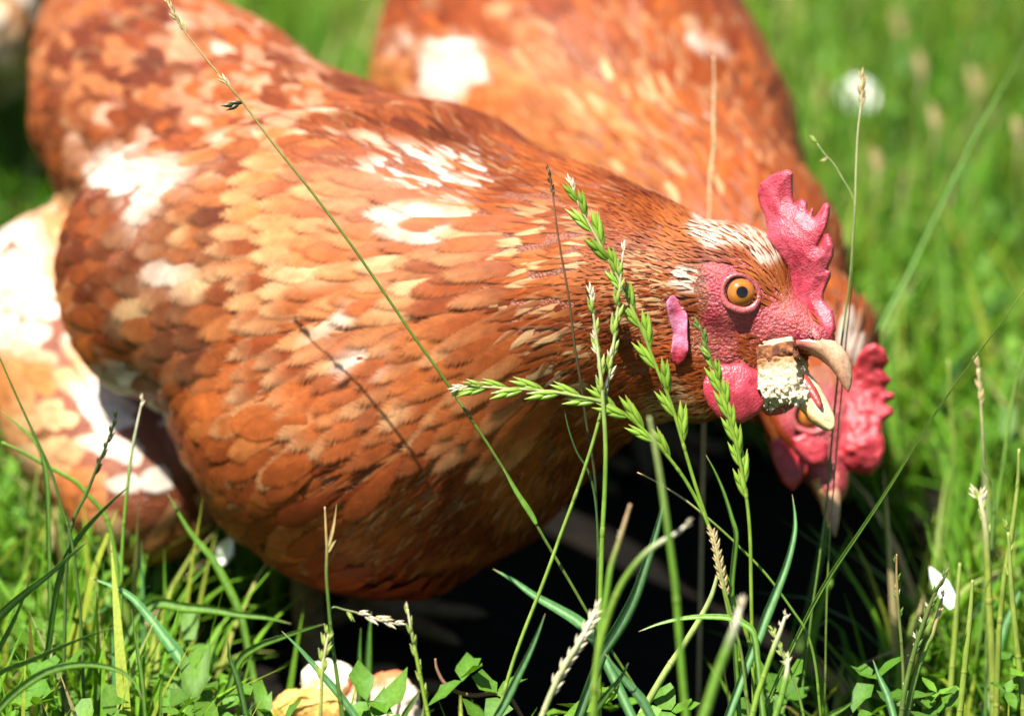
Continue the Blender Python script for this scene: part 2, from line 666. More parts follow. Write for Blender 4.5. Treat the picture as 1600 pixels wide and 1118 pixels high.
def grow(field, roots, dirs, L, W, lift, base, tip, rim=0.0, rimcol=CREAM, R=6, Cn=5, pw=5.0, cup=0.25, sink=0.0012, ids=None, tipw=0.0, rag=0.0, nside=0.13):
    """feathers that lie along the body; returns verts (n,R,C,3), colours, feather coordinates, quads of one feather"""
    n = len(roots)
    L = np.broadcast_to(L, (n,)).astype(float); W = np.broadcast_to(W, (n,)).astype(float)
    lift = np.broadcast_to(lift, (n,)).astype(float)
    rim = np.broadcast_to(rim, (n,)).astype(float)
    s = 1 - (1 - np.linspace(0, 1, R)) ** 1.35
    v = np.linspace(-1, 1, Cn)
    pos = np.asarray(roots, float).copy()
    d = np.asarray(dirs, float).copy()
    V = np.empty((n, R, Cn, 3))
    prev = 0
    ids = rng.random(n) if ids is None else ids
    NN = np.empty((n, R, Cn, 3))
    for r in range(R):
        st = (s[r] - prev) * L
        prev = s[r]
        if r:
            pos = pos + d * st[:, None]
        nn = field.grad(pos)
        pos = pos - nn * field(pos)[:, None]
        d = nrm(d - nn * (d * nn).sum(-1, keepdims=True))
        side = np.cross(nn, d)
        prof = ((s[r] + 0.10) / 1.1) ** 0.55 * np.sqrt(max(1 - s[r] ** pw, 0.0)) if pw < 50 else 1
        prof = prof * (1 - tipw * s[r])
        w = W * 0.5 * prof
        hgt = -sink + (sink + 0.0006 + lift * L) * s[r] ** 0.8
        for c in range(Cn):
            jit = 1 + rag * (rng.random(n) - 0.5) if rag else 1
            NN[:, r, c] = nrm(nn + side * (v[c] * nside) - d * 0.03 + d * (0.08 * s[r] ** 3))
            V[:, r, c] = pos + side * (v[c] * w * jit)[:, None] + nn * (hgt - cup * w * v[c] ** 2)[:, None]
    tt = ss(0.25, 1.0, s)[None, :, None]
    colr = base[:, None, None] * (1 - tt[..., None]) + tip[:, None, None] * tt[..., None]
    colr = np.broadcast_to(colr, (n, R, Cn, 3)).copy()
    edge = np.maximum(ss(0.45, 1.0, np.abs(v))[None, None, :] * 0.8, ss(0.72, 0.98, s)[None, :, None])
    e = (edge * rim[:, None, None])[..., None]
    colr = colr * (1 - e) + rimcol * e
    uv = np.empty((n, R, Cn, 3))
    uv[..., 0] = s[None, :, None] * L[:, None, None] * 100
    uv[..., 1] = v[None, None, :]
    uv[..., 2] = ids[:, None, None]
    fs = np.broadcast_to(s[None, :, None], (n, R, Cn))
    uv = np.concatenate([uv, NN, fs[..., None]], -1)
    q = []
    for r in range(R - 1):
        for c in range(Cn - 1):
            q.append([r * Cn + c, (r + 1) * Cn + c, (r + 1) * Cn + c + 1, r * Cn + c + 1])
    return V, colr, uv, np.array(q)


def feather_mesh(name, V, colr, uv, q):
    n, R, Cn = V.shape[:3]
    f = (q[None] + (np.arange(n) * R * Cn)[:, None, None]).reshape(-1, 4)
    u = uv.reshape(-1, 7)
    me = make_mesh(name, V.reshape(-1, 3), f, colr.reshape(-1, 3), u[:, :3])
    a = me.attributes.new('fs', 'FLOAT', 'POINT')
    a.data.foreach_set('value', np.ascontiguousarray(u[:, 6], np.float32))
    me.normals_split_custom_set_from_vertices(u[:, 3:6].tolist())
    return me


def scatter(verts, faces, num, mask=None):
    """random points on a quad mesh, area weighted"""
    a = verts[faces[:, 0]]; b = verts[faces[:, 1]]; c = verts[faces[:, 2]]; d = verts[faces[:, 3]]
    ar = np.linalg.norm(np.cross(c - a, d - b), axis=1) * 0.5
    if mask is not None:
        ar = ar * mask[faces].mean(1)
    i = rng.choice(len(faces), num, p=ar / ar.sum())
    u = rng.random((num, 1)); w = rng.random((num, 1))
    return (a[i] * (1 - u) + b[i] * u) * (1 - w) + (d[i] * (1 - u) + c[i] * u) * w


def thin(p, r):
    """drop points nearer than r to an earlier one (r per point)"""
    cell = {}
    R = float(np.max(r))
    keep = []
    key = np.floor(p / R).astype(int)
    for i in range(len(p)):
        k = tuple(key[i]); ok = True
        for dx in (-1, 0, 1):
            for dy in (-1, 0, 1):
                for dz in (-1, 0, 1):
                    for j in cell.get((k[0] + dx, k[1] + dy, k[2] + dz), ()):
                        e = p[i] - p[j]
                        if e[0] * e[0] + e[1] * e[1] + e[2] * e[2] < r[i] * r[i]:
                            ok = False; break
                    if not ok: break
                if not ok: break
            if not ok: break
        if ok:
            cell.setdefault(k, []).append(i); keep.append(i)
    return np.array(keep)


class Spine:
    def __init__(self, pts):
        self.l = smooth_line(pts, 160)
        self.t = nrm(np.gradient(self.l, axis=0))
        self.s = np.concatenate([[0], np.cumsum(np.linalg.norm(np.diff(self.l, axis=0), axis=1))])

    def at(self, p, soft=0.035):
        d2 = ((p[:, None] - self.l[None]) ** 2).sum(-1)
        d2 = d2 - d2.min(1, keepdims=True)
        w = np.exp(-d2 / soft ** 2)
        w /= w.sum(1, keepdims=True)
        return w @ self.s, nrm(w @ self.t)


def stretch(spine, p, k):
    """body coordinates squeezed along the spine, so that thinned feathers lie in long streaks"""
    s, t = spine.at(p)
    i = np.clip(np.searchsorted(spine.s, s), 0, len(spine.s) - 1)
    o = p - spine.l[i]
    a = nrm(np.cross(t, [0, 0, 1.0])); b = np.cross(a, t)
    return np.stack([(o * a).sum(-1), (o * b).sum(-1), (spine.s[i] + (o * t).sum(-1)) * k], -1)


def flow_dirs(field, spine, p, droop=0.35):
    s, t = spine.at(p)
    n = field.grad(p)
    d = t + np.array([0, 0, -1.0]) * droop
    d = nrm(d - n * (d * n).sum(-1, keepdims=True))
    return s, d, n


def apply_patches(V, colr, vis, patches):
    """white and cream markings of one hen, laid over the feathers with soft uneven borders"""
    n, R, Cn = V.shape[:3]
    pe = 0.5 * vis[:, None, None] + 0.5 * V
    px, py, _d = proj(pe)
    wob = 16 * vnoise(pe, 110, 61) + 9 * vnoise(pe, 300, 62)
    for poly, col, soft, prob, *dm in patches:
        on = (rng.random(n) < prob).astype(float) * (0.75 + 0.25 * rng.random(n))
        if dm:
            on = on * ((vis - CAM) @ FWD > dm[0])
        lo = np.min(poly, 0) - 60; hi = np.max(poly, 0) + 60
        near = np.where(((px > lo[0]) & (px < hi[0]) & (py > lo[1]) & (py < hi[1])).any((1, 2)) & (on > 0))[0]
        if not len(near):
            continue
        k = ss(-2.0 * soft, 2.0 * soft, poly_dist(px[near], py[near], poly) + wob[near]) * on[near][:, None, None]
        k4 = k[..., None]
        warm = np.asarray(col) * k4 + GOLD * 1.1 * (1 - k4) if np.mean(col) > 0.4 else np.asarray(col)
        colr[near] = colr[near] * (1 - k4) + warm * k4
    return colr


def blob(x, y, rx, ry=None, n=10, rot=0):
    ry = ry or rx
    a = np.linspace(0, 2 * math.pi, n, endpoint=False)
    cr, sr = math.cos(rot), math.sin(rot)
    return [(x + rx * math.cos(t) * cr - ry * math.sin(t) * sr, y + rx * math.cos(t) * sr + ry * math.sin(t) * cr) for t in a]
# ------------------------------------------------------------------ hens
FACE1 = [(1098, 412), (1135, 402), (1172, 414), (1198, 432), (1214, 458), (1222, 484), (1232, 470), (1240, 440), (1300, 440), (1312, 560),
         (1200, 535), (1205, 612), (1160, 585), (1112, 572), (1090, 545), (1096, 500), (1108, 470)]
FACE2 = [(1205, 615), (1235, 598), (1285, 600), (1330, 610), (1345, 700), (1330, 790), (1290, 800), (1255, 740), (1225, 690)]


def body_mesh(name, field, h, face, parent, under, skin=True):
    lo, hi = field.bounds()
    v, f = nets(field, lo, hi, h)
    v = field.snap(v, 0, 2)
    px, py, d = proj(v)
    col = np.tile(under, (len(v), 1)) * (1 + 0.25 * vnoise(v, 60, 3))[:, None]
    fm = np.zeros(len(v))
    if face is not None:
        fm = ss(-7, 7, poly_dist(px, py, face))
        pink = np.array([0.36, 0.062, 0.062]); red = np.array([0.27, 0.020, 0.032])
        k = np.clip(0.5 + 0.8 * vnoise(v, 260, 9), 0, 1)
        sk = lerp(np.tile(red, (len(v), 1)), pink, k)
        col = lerp(col, sk, fm)
        bumps = vnoise(v, 420, 5) * 0.00035 + vnoise(v, 190, 6) * 0.0005
        v = v + field.grad(v) * (bumps * fm)[:, None]
    o = link(name, make_mesh(name, v, f, col), M_SKIN, parent)
    return o, v, f, fm


def plumage(name, field, spine, roots, sizes, parent, patches, colour_fn, mat, R=5, Cn=5, droop=0.3, pw=5.0, tipw=0.0,
            lift=0.16, rimp=0.3, cup=0.10, clump=0.0, off=0.0, rag=0.0, kind='stuff', split=False):
    s, d, n = flow_dirs(field, spine, roots, droop)
    m = len(roots)
    L = sizes[0] * (0.8 + 0.4 * rng.random(m)); W = sizes[1] * (0.8 + 0.4 * rng.random(m))
    a = rng.normal(0, 0.16, m)
    d = d * np.cos(a)[:, None] + np.cross(n, d) * np.sin(a)[:, None]
    vis = roots + d * (L * 0.65)[:, None]
    px, py, dd = proj(vis)
    base, tip = colour_fn(vis, px, py, s)
    rim = (rng.random(m) < rimp) * rng.random(m) * 0.8
    lf = np.broadcast_to(lift, (m,)) * (0.7 + 0.6 * rng.random(m))
    V, cc, uv, q = grow(field, roots, d, L, W, lf, base, tip, rim, R=R, Cn=Cn, pw=pw, tipw=tipw, rag=rag, cup=cup)
    if clump:
        cf = (0.15 + 0.85 * ss(560, 660, py) * ss(230, 330, px))[:, None, None, None]
        V = V + cf * n[:, None, None] * (clump * (vnoise(V, 62, 71) + 0.9) + 0.4 * clump * (vnoise(V, 130, 72) + 0.9))[..., None]
    if patches:
        cc = apply_patches(V, cc, vis, patches)
    cc = cc * (0.86 + 0.28 * np.clip(0.5 + 0.7 * vnoise(V, 170, 91), 0, 1))[..., None]
    o = link(name, feather_mesh(name, V, cc, uv, q), mat, parent)
    if kind:
        o['kind'] = kind
    return o


def plate(name, poly, depth, thick, edge, parent, mat, colour, step=2.0, lump=0.15, lscale=0.05, bow=None):
    """a fleshy plate (comb, wattle, lobe): outline and rounded thickness, built as a solid"""
    poly = np.asarray(poly, float)
    lo = poly.min(0) - 4 * step; hi = poly.max(0) + 4 * step
    T = thick / PXS

    def fn(g):
        x, y, z = g[..., 0].astype(float), g[..., 1].astype(float), g[..., 2].astype(float)
        d2 = poly_dist(x[:, :, 0], y[:, :, 0], poly)[:, :, None]
        di = np.clip(d2 / edge, 0, 1)
        q = np.stack([x, y, np.zeros_like(x)], -1)
        h = T * (0.45 + 0.55 * np.clip(d2 / (edge * 5), 0, 1)) * np.sqrt(np.clip(1 - (1 - di) ** 2, 0, 1))
        h = h * (1 + lump * vnoise(q, lscale, 4) + 0.5 * lump * vnoise(q, lscale * 2.7, 8))
        return np.where(d2 > 0, np.abs(z) - h, np.sqrt(z * z + d2 * d2))

    v, f = nets(fn, [lo[0], lo[1], -T * 1.5 - 2 * step], [hi[0], hi[1], T * 1.5 + 2 * step], step)
    dep = depth(v[:, 0], v[:, 1]) + v[:, 2] * PXS
    w = P(v[:, 0], v[:, 1], dep)
    col = colour(v, w)
    me = make_mesh(name, w, f[:, ::-1], col)
    return link(name, me, mat, parent)


def flesh(c0, c1, seed):
    def fn(v, w):
        k = np.clip(0.5 + 0.7 * vnoise(w, 300, seed) + 0.25 * vnoise(w, 900, seed + 1), 0, 1)
        return lerp(np.tile(np.array(c0) * 0.60, (len(v), 1)), np.array(c1) * 0.80, k)
    return fn


def loft(name, line, hh, ww, up, parent, mat, colour, sides=14, hollow=0.0, under=1.0):
    """beak shapes: sections with half height hh, half width ww; hollow scoops the upper side"""
    n = len(line)
    t = nrm(np.gradient(line, axis=0))
    up = np.asarray(up, float)
    up = nrm(up - t * (t * up).sum(-1, keepdims=True))
    sd = np.cross(t, up)
    a = np.arange(sides) / sides * 2 * math.pi
    ca, sa = np.cos(a), np.sin(a)
    hgt = np.where(sa > 0, sa * (1 - hollow) - hollow * 0.9 * (1 - np.abs(ca)) ** 1.0 * (sa > 0), sa * under)
    v = (line[:, None] + sd[:, None] * (ca[None, :, None] * ww[:, None, None]) + up[:, None] * (hgt[None, :, None] * hh[:, None, None])).reshape(-1, 3)
    f = []
    for i in range(n - 1):
        for k in range(sides):
            f.append([i * sides + k, i * sides + (k + 1) % sides, (i + 1) * sides + (k + 1) % sides, (i + 1) * sides + k])
    f.append(list(range(sides))[::-1]); f.append([(n - 1) * sides + k for k in range(sides)])
    u = np.repeat(np.linspace(0, 1, n), sides)
    ss_ = np.tile(sa, n)
    me = make_mesh(name, v, f, colour(u, ss_))
    return link(name, me, mat, parent)


def eye(centre, look, parent, r=0.0059, lid=True, lidcol=(0.33, 0.070, 0.070)):
    look = nrm(np.asarray(look, float))
    s = nrm(np.cross(look, [0, 0, 1.0])); u = np.cross(s, look)
    rings = np.concatenate([np.linspace(0.4, 70, 46), np.linspace(75, 180, 16)]) * math.pi / 180
    seg = 40
    v, c = [], []
    for th in rings:
        for k in range(seg):
            a = k / seg * 2 * math.pi
            v.append(centre + r * (math.cos(th) * look + math.sin(th) * (math.cos(a) * s + math.sin(a) * u)))
            dg = math.degrees(th)
            if dg < 18.5: cc = (0.006, 0.005, 0.005)
            elif dg < 20.5: cc = (0.16, 0.05, 0.008)
            elif dg < 45: cc = (0.36 - 0.08 * abs(dg - 30) / 15, 0.120 - 0.035 * abs(dg - 30) / 15, 0.016)
            elif dg < 48.5: cc = (0.30, 0.09, 0.01)
            else: cc = (0.02, 0.012, 0.01)
            c.append(cc)
    f = []
    for i in range(len(rings) - 1):
        for k in range(seg):
            f.append([i * seg + k, i * seg + (k + 1) % seg, (i + 1) * seg + (k + 1) % seg, (i + 1) * seg + k])
    f.append(list(range(seg)))
    e = link('eye', make_mesh('eye', v, f, c), M_EYE, parent)
    if lid:
        a = np.linspace(0, 2 * math.pi, 65)[:-1]
        v = []; c = []
        rs = 12
        for t in a:
            R = 0.0057 + 0.0004 * math.cos(2 * (t - 0.7)) + 0.0006 * max(0, math.cos(t + 0.55)) ** 6
            rr = 0.00078 + 0.0005 * (math.sin(t) < -0.2) * abs(math.sin(t))
            rad = math.cos(t) * s + math.sin(t) * u
            cen = centre + look * 0.0034 + rad * R
            for k in range(rs):
                b = k / rs * 2 * math.pi
                w = 1 + 0.06 * math.sin(9 * t + 3 * b) + 0.05 * math.sin(23 * t + b)
                v.append(cen + rr * w * (math.cos(b) * rad + 0.8 * math.sin(b) * look))
                kk = 0.5 - 0.5 * math.sin(t)
                c.append(np.array(lidcol) * (0.85 + 0.35 * kk))
        f = []
        for i in range(64):
            for k in range(rs):
                f.append([i * rs + k, i * rs + (k + 1) % rs, ((i + 1) % 64) * rs + (k + 1) % rs, ((i + 1) % 64) * rs + k])
        me = make_mesh('eyelid', v, f, c)
        link('eyelid', me, M_WATTLE, e)
    return e


def hen_legs(root, tops, mat=M_LEG):
    for top, foot, yaw in tops:
        top = np.asarray(top, float); foot = np.asarray(foot, float)
        so = Soup()
        hock = (top + foot) / 2 + np.array([-0.006, 0.01, 0.0])
        col = (0.13, 0.085, 0.03)
        v, f = tube(smooth_line([top, hock, foot + [0, 0, 0.008]], 10), np.linspace(0.0075, 0.0048, 10), 8)
        so.add(v, f, col)
        for k, (da, ln) in enumerate(((-0.6, 0.042), (0, 0.05), (0.6, 0.042), (math.pi, 0.022))):
            d = np.array([math.cos(yaw + da), math.sin(yaw + da), 0])
            line = smooth_line([foot + [0, 0, 0.012], foot + d * ln * 0.35 + [0, 0, 0.009], foot + d * ln * 0.8 + [0, 0, 0.005], foot + d * ln + [0, 0, 0.003]], 8)
            v, f = tube(line, [0.005, 0.0045, 0.004, 0.0042, 0.0036, 0.0033, 0.0025, 0.0008], 7)
            so.add(v, f, col)
        link('leg', so.mesh('leg'), mat, root)


# ============================================================ front hen
root1 = thing('hen', 'large russet hen in front with a cube of bread in its open beak', 'hen', C3(560, 700, 1.13) * [1, 1, 0], 'brown hens feeding in the grass')
body1, bv1, bf1, fm1 = body_mesh('body', H1, 0.0021, FACE1, root1, np.array([0.20, 0.046, 0.011]))
SP1 = Spine([C3(1276, 522, 1.006), C3(1210, 470, 1.014), C3(1150, 440, 1.02), C3(1060, 455, 1.032), C3(960, 470, 1.05), C3(860, 478, 1.075),
             C3(700, 450, 1.12), C3(520, 400, 1.16), C3(360, 260, 1.22), C3(230, 100, 1.285), C3(215, -110, 1.36)])

PATCH1 = [
    ([(125, 245), (175, 228), (265, 236), (312, 262), (285, 300), (245, 330), (232, 372), (200, 385), (186, 330), (160, 300), (130, 280)], WHITE, 13, 1.0),
    (blob(262, 432, 34, 22), WHITE * 0.9, 14, 0.8), (blob(205, 490, 16, 24), CREAM, 12, 0.7), (blob(278, 362, 12), CREAM, 8, 0.8),
    (blob(325, 440, 30, 16), CREAM, 12, 0.7),
    (blob(660, 272, 78, 40, rot=0.2), WHITE, 10, 0.62), (blob(650, 356, 62, 32, rot=0.1), WHITE, 8, 0.8), (blob(735, 262, 46, 28, rot=0.4), WHITE, 8, 0.5),
    (blob(525, 508, 55, 17, rot=-0.5), WHITE, 8, 0.9), (blob(555, 562, 36, 15, rot=-0.7), WHITE, 8, 0.9), (blob(600, 568, 30, 14, rot=-0.7), WHITE, 8, 0.7),
    (blob(628, 640, 24, 9, rot=-0.7), CREAM, 8, 0.8), (blob(470, 435, 55, 16, rot=-0.25), CREAM, 8, 0.8),
    (blob(700, 440, 130, 70), CREAM, 20, 0.08),
    # crown and nape
    ([(1085, 345), (1130, 338), (1195, 350), (1215, 385), (1225, 425), (1200, 420), (1160, 395), (1110, 385), (1080, 365)], WHITE, 5, 0.85),
    (blob(1010, 450, 55, 70), CREAM, 15, 0.45), (blob(1050, 640, 45, 30), CREAM, 10, 0.8),
    ([(1048, 422), (1075, 408), (1105, 416), (1114, 446), (1096, 468), (1062, 462), (1046, 445)], WHITE, 4, 1.0),
    # rear fluff, thigh (only what lies behind the wing)
    ([(-60, 330), (70, 320), (95, 470), (150, 560), (150, 570), (60, 560), (-60, 560)], WHITE, 12, 1.0, 1.178),
    ([(105, 600), (190, 560), (300, 640), (320, 720), (270, 830), (200, 850), (150, 760), (115, 690)], WHITE, 14, 1.0, 1.118),
    (blob(60, 590, 120, 45), GOLD, 22, 0.9, 1.178), (blob(110, 780, 60, 70), ORANGE * 1.1, 22, 0.8, 1.118),
    (blob(700, 880, 60, 18, rot=-0.3), GOLD, 10, 0.7), (blob(600, 895, 50, 14), GOLD, 10, 0.5),
    # saddle and tail speckles
    (blob(380, 110, 150, 110, rot=0.6), np.array([0.42, 0.19, 0.10]), 20, 0.35), (blob(150, 90, 110, 110), np.array([0.36, 0.12, 0.04]), 20, 0.2),
]
for x_, y_, r_ in ((285, 40, 22), (345, 75, 26), (395, 38, 18), (330, 130, 20), (420, 140, 24), (285, 115, 16), (470, 80, 22), (300, 190, 14), (405, 205, 18), (500, 150, 14), (520, 205, 16), (455, 205, 14), (250, 75, 12),
                   (380, 95, 12), (180, 190, 22), (232, 215, 16), (120, 215, 14), (345, 215, 14), (575, 215, 15), (320, 252, 16)):
    PATCH1.append((blob(x_, y_, r_ * 0.9, r_ * 0.6, rot=0.6), np.array([0.60, 0.38, 0.27]), 7, 0.65))

NECK1 = [
    # neck speckles
    (blob(880, 420, 170, 95), CREAM, 20, 0.22), (blob(850, 560, 150, 70), CREAM, 20, 0.22), (blob(800, 610, 90, 60), WHITE, 20, 0.09),
]


def colour1(vis, px, py, s):
    m = len(px)
    dd = (vis - CAM) @ FWD
    k = np.clip(0.5 + 0.7 * vnoise(vis, 50, 21) + 0.16 * rng.normal(0, 1, m), 0, 1)
    base = lerp(np.tile(DEEP * 0.9, (m, 1)), ORANGE * 1.05, k)
    pale = np.clip(vnoise(vis, 75, 33) * 2.0 - 0.6 + 0.22 * rng.normal(0, 1, m), 0, 1)
    base = lerp(base, GOLD * np.array([1.05, 0.95, 0.95]), pale * 0.6)
    # pigment zones: dark wing end, dark mottled tail, deep rust saddle, rust breast
    dk = ss(-25, 25, poly_dist(px, py, [(70, 250), (130, 235), (300, 240), (345, 330), (350, 430), (300, 640), (180, 600), (70, 420)]))
    dk = np.maximum(dk, 0.85 * ss(-30, 30, poly_dist(px, py, [(20, -200), (260, -200), (330, 100), (300, 230), (40, 290)])))
    dk = np.maximum(dk, 0.75 * ss(-25, 25, poly_dist(px, py, [(430, 90), (560, 110), (800, 240), (880, 330), (760, 270), (600, 210), (430, 200)])))
    base = lerp(base, BROWN + 0.18 * DEEP, dk * np.clip(0.72 + 0.5 * vnoise(vis, 80, 5) + 0.2 * rng.normal(0, 1, m), 0, 1))
    gold = ss(-30, 40, poly_dist(px, py, [(330, 230), (520, 220), (640, 330), (620, 520), (480, 560), (380, 420)]))
    base = lerp(base, GOLD, gold * np.clip(0.3 + 0.4 * rng.normal(0, 1, m), 0, 0.8))
    thr = 1.178 - 0.055 * ss(540, 680, py)
    fl = ss(thr - 0.008, thr + 0.008, dd) * ss(285, 320, py) * ss(420, 330, px)
    base = lerp(base, lerp(np.tile(CREAM, (m, 1)), GOLD, np.clip(0.4 + 0.9 * vnoise(vis, 40, 17), 0, 1)), fl)
    tip = base * (0.95 + 0.22 * rng.random(m)[:, None])
    hi = (rng.random(m) < 0.07) & (fl < 0.5)
    tip = np.where(hi[:, None], lerp(tip, GOLD, rng.random(m) * 0.7), tip)
    return base, tip


allv = bv1
pts = scatter(bv1, bf1, 60000, mask=1 - fm1)
pr_s, _ = SP1.at(pts)
ppx, ppy, ppd = proj(pts)
is_head = pr_s < 0.052 + rng.normal(0, 0.004, len(pts))
is_neck = (~is_head) & (pr_s < 0.150 + rng.normal(0, 0.012, len(pts)))
is_body = ~(is_head | is_neck)
pb = pts[is_body]; _bx, _by, _bd = proj(pb)
pb = pb[~(in_poly(_bx, _by, [(230, 290), (260, 250), (500, 240), (740, 300), (730, 620), (560, 670), (330, 600), (280, 540), (235, 470), (220, 370)]) & (_bd < 1.16))]
pb = pb[thin(stretch(SP1, pb, 0.75), np.full(len(pb), 0.0048))]
pn = scatter(bv1, bf1, 60000, mask=(1 - fm1) * ss(0.17, 0.13, SP1.at(bv1)[0])); sn, _ = SP1.at(pn)
pn = pn[(sn > 0.046) & (sn < 0.165)]; pn = pn[thin(stretch(SP1, pn, 0.30), np.full(len(pn), 0.0017))]
ph = scatter(bv1, bf1, 60000, mask=(1 - fm1) * ss(0.07, 0.05, SP1.at(bv1)[0])); sh, _ = SP1.at(ph)
ph = ph[sh < 0.058]; ph = ph[thin(stretch(SP1, ph, 0.30), np.full(len(ph), 0.00064))]
plumage('body_plumage', H1, SP1, pb, (0.030, 0.0125), root1, PATCH1, colour1, M_FEATHER, R=6, lift=0.012, droop=0.45, rag=0.1, rimp=0.15, clump=0.0018)
plumage('neck_plumage', H1, SP1, pn, (0.027, 0.0046), root1, PATCH1 + NECK1, colour1, M_HACKLE, R=6, Cn=3, lift=0.008, droop=0.25, pw=2.2, tipw=0.25, rimp=0.15)
plumage('head_plumage', H1, SP1, ph, (0.0100, 0.0016), root1, PATCH1, colour1, M_BRISTLE, R=4, Cn=3, lift=0.05, droop=0.12, pw=2.0, tipw=0.3, rimp=0.0)
# sparse bristles on the bare face
pf = scatter(bv1, bf1, 2600, mask=fm1 * ss(-4, 14, -poly_dist(*proj(bv1)[:2], blob(1165, 462, 62, 50)) + 0))
pf = pf[thin(pf, np.full(len(pf), 0.0009))]
fpx, fpy, _d = proj(pf)
pf = pf[rng.random(len(pf)) < np.where((fpy > 520) & (fpx < 1190), 0.9, 0.12)]
plumage('face_bristles', H1, SP1, pf, (0.0045, 0.0006), root1, [], lambda v, x, y, s: (np.tile(np.array([0.34, 0.11, 0.04]), (len(v), 1)), np.tile(np.array([0.50, 0.24, 0.10]), (len(v), 1))),
        M_BRISTLE, R=4, Cn=3, lift=0.06, droop=0.1, pw=2.0, tipw=0.3, rimp=0)

# the folded wing: feathers one by one, in rows from the shoulder to the tip
ctr = np.array([1120.0, 430.0])
wr, wl, ww_, wkind = [], [], [], []
FOC = (1120, 425)
for rad, n_, a0, a1, L_, W_ in ((285, 18, -0.34, 0.70, 0.040, 0.0105), (325, 20, -0.33, 0.68, 0.041, 0.0108), (365, 21, -0.32, 0.66, 0.042, 0.011), (405, 22, -0.32, 0.64, 0.043, 0.0115),
                               (450, 22, -0.31, 0.62, 0.044, 0.012), (495, 22, -0.30, 0.59, 0.045, 0.0125), (545, 22, -0.29, 0.56, 0.046, 0.013), (600, 21, -0.28, 0.53, 0.047, 0.0135),
                               (660, 20, -0.27, 0.50, 0.047, 0.0145), (715, 18, -0.26, 0.46, 0.046, 0.0155), (770, 16, -0.25, 0.42, 0.044, 0.016), (820, 14, -0.24, 0.38, 0.042, 0.0165), (870, 12, -0.22, 0.34, 0.036, 0.0165)):
    for i in range(n_):
        a = a0 + (a1 - a0) * (i + 0.5 * (rad % 2) + 0.25 * (rng.random() - 0.5)) / (n_ - 1)
        rr = rad + rng.normal(0, 13)
        wr.append((FOC[0] - rr * math.cos(a), FOC[1] + rr * math.sin(a) * 1.0))
        wl.append(L_ * (0.92 + 0.16 * rng.random())); ww_.append(W_ * (0.92 + 0.16 * rng.random())); wkind.append(rad)
wr = np.array(wr)
hit = H1.hit(wr[:, 0], wr[:, 1])
ok = ~np.isnan(hit[:, 0])
wr, hit, wl, ww_, wkind = wr[ok], hit[ok], np.array(wl)[ok], np.array(ww_)[ok], np.array(wkind)[ok]
ang = np.arctan2(wr[:, 1] - FOC[1], FOC[0] - wr[:, 0])
curl = np.where(wkind >= 590, 0.10, 0.18) * np.where(ang > 0.1, 1, 0.3)
dv = -np.cos(ang + curl)[:, None] * RGT - np.sin(ang + curl)[:, None] * UPV
g = H1.grad(hit)
dv = nrm(dv - g * (dv * g).sum(-1, keepdims=True))
vis = hit + dv * (wl * 0.7)[:, None]
vpx, vpy, _d = proj(vis)
tpx, tpy, _d = proj(hit + dv * (wl * 0.9)[:, None])
keepw = in_poly(tpx, tpy, [(85, 250), (140, 225), (500, 180), (900, 250), (900, 720), (560, 740), (300, 655), (195, 575), (125, 480), (80, 370)])
wr, hit, wl, ww_, wkind, dv, g, vis, vpx, vpy = (q_[keepw] for q_ in (wr, hit, wl, ww_, wkind, dv, g, vis, vpx, vpy))
b_, t_ = colour1(vis, vpx, vpy, None)
rim = np.where((wkind >= 540) & (wkind <= 600), 1.0, 0.18) * (0.5 + 0.5 * rng.random(len(hit)))
# roots nearer the shoulder lie on top
order = 0.0008 + 0.0008 * (880 - wkind) / 590
V, cc, uv, q = grow(H1, hit, dv, wl, ww_, 0.006 + 0 * wl, b_, t_, rim, R=8, Cn=5, pw=6, cup=0.12, sink=0.0030)
# pale streaks along the shafts of some wing feathers
pale_ = (rng.random(len(hit)) < 0.45) * (0.25 + 0.5 * rng.random(len(hit))) * np.where(wkind < 640, 1, 0.2)
vv_ = uv[..., 1]; st_ = np.clip(1 - np.abs(vv_ - 0.15) ** 1.3, 0, 1) * ss(0.25, 0.75, uv[..., 6]) * pale_[:, None, None]
cc = lerp(cc, GOLD * 0.5 + CREAM * 0.6, st_)
cc = apply_patches(V, cc, vis, PATCH1)
gg = g[:, None, None] * order[:, None, None, None]
V = V + gg
for i in range(len(hit)):
    me = feather_mesh('wing_feather', V[i:i + 1], cc[i:i + 1], uv[i:i + 1], q)
    link('wing_feather', me, M_FEATHER, root1)


def tail(root, base, direction, side, n, L, W, cols):
    direction = nrm(np.asarray(direction, float)); side = nrm(np.asarray(side, float))
    for i in range(n):
        k = (i / (n - 1) - 0.5) * 2
        d = nrm(direction + side * k * 0.35)
        nn = nrm(np.cross(d, side))
        s = np.linspace(0, 1, 8)
        v = np.linspace(-1, 1, 5)
        wv = W * 0.5 * ((s + 0.1) / 1.1) ** 0.4 * np.sqrt(1 - s ** 6)
        sd = np.cross(nn, d)
        pts_ = (np.asarray(base) + side * k * 0.018 + d * (s * L)[:, None] - nn * (0.02 * s ** 2)[:, None] + nn * 0.004 * (1 - abs(k)))[:, None] \
            + sd * (wv[:, None] * v[None])[..., None]
        uvv = np.stack([np.repeat(s * L * 100, 5), np.tile(v, 8), np.full(40, rng.random())], -1)
        c = np.tile(cols[i % len(cols)], (40, 1))
        me = make_mesh('tail_feather', pts_.reshape(-1, 3), np.array([[r * 5 + c_, r * 5 + c_ + 1, (r + 1) * 5 + c_ + 1, (r + 1) * 5 + c_] for r in range(7) for c_ in range(4)]), c, uvv)
        a_ = me.attributes.new('fs', 'FLOAT', 'POINT')
        a_.data.foreach_set('value', np.repeat(s, 5).astype(np.float32))
        link('tail_feather', me, M_FEATHER, root)


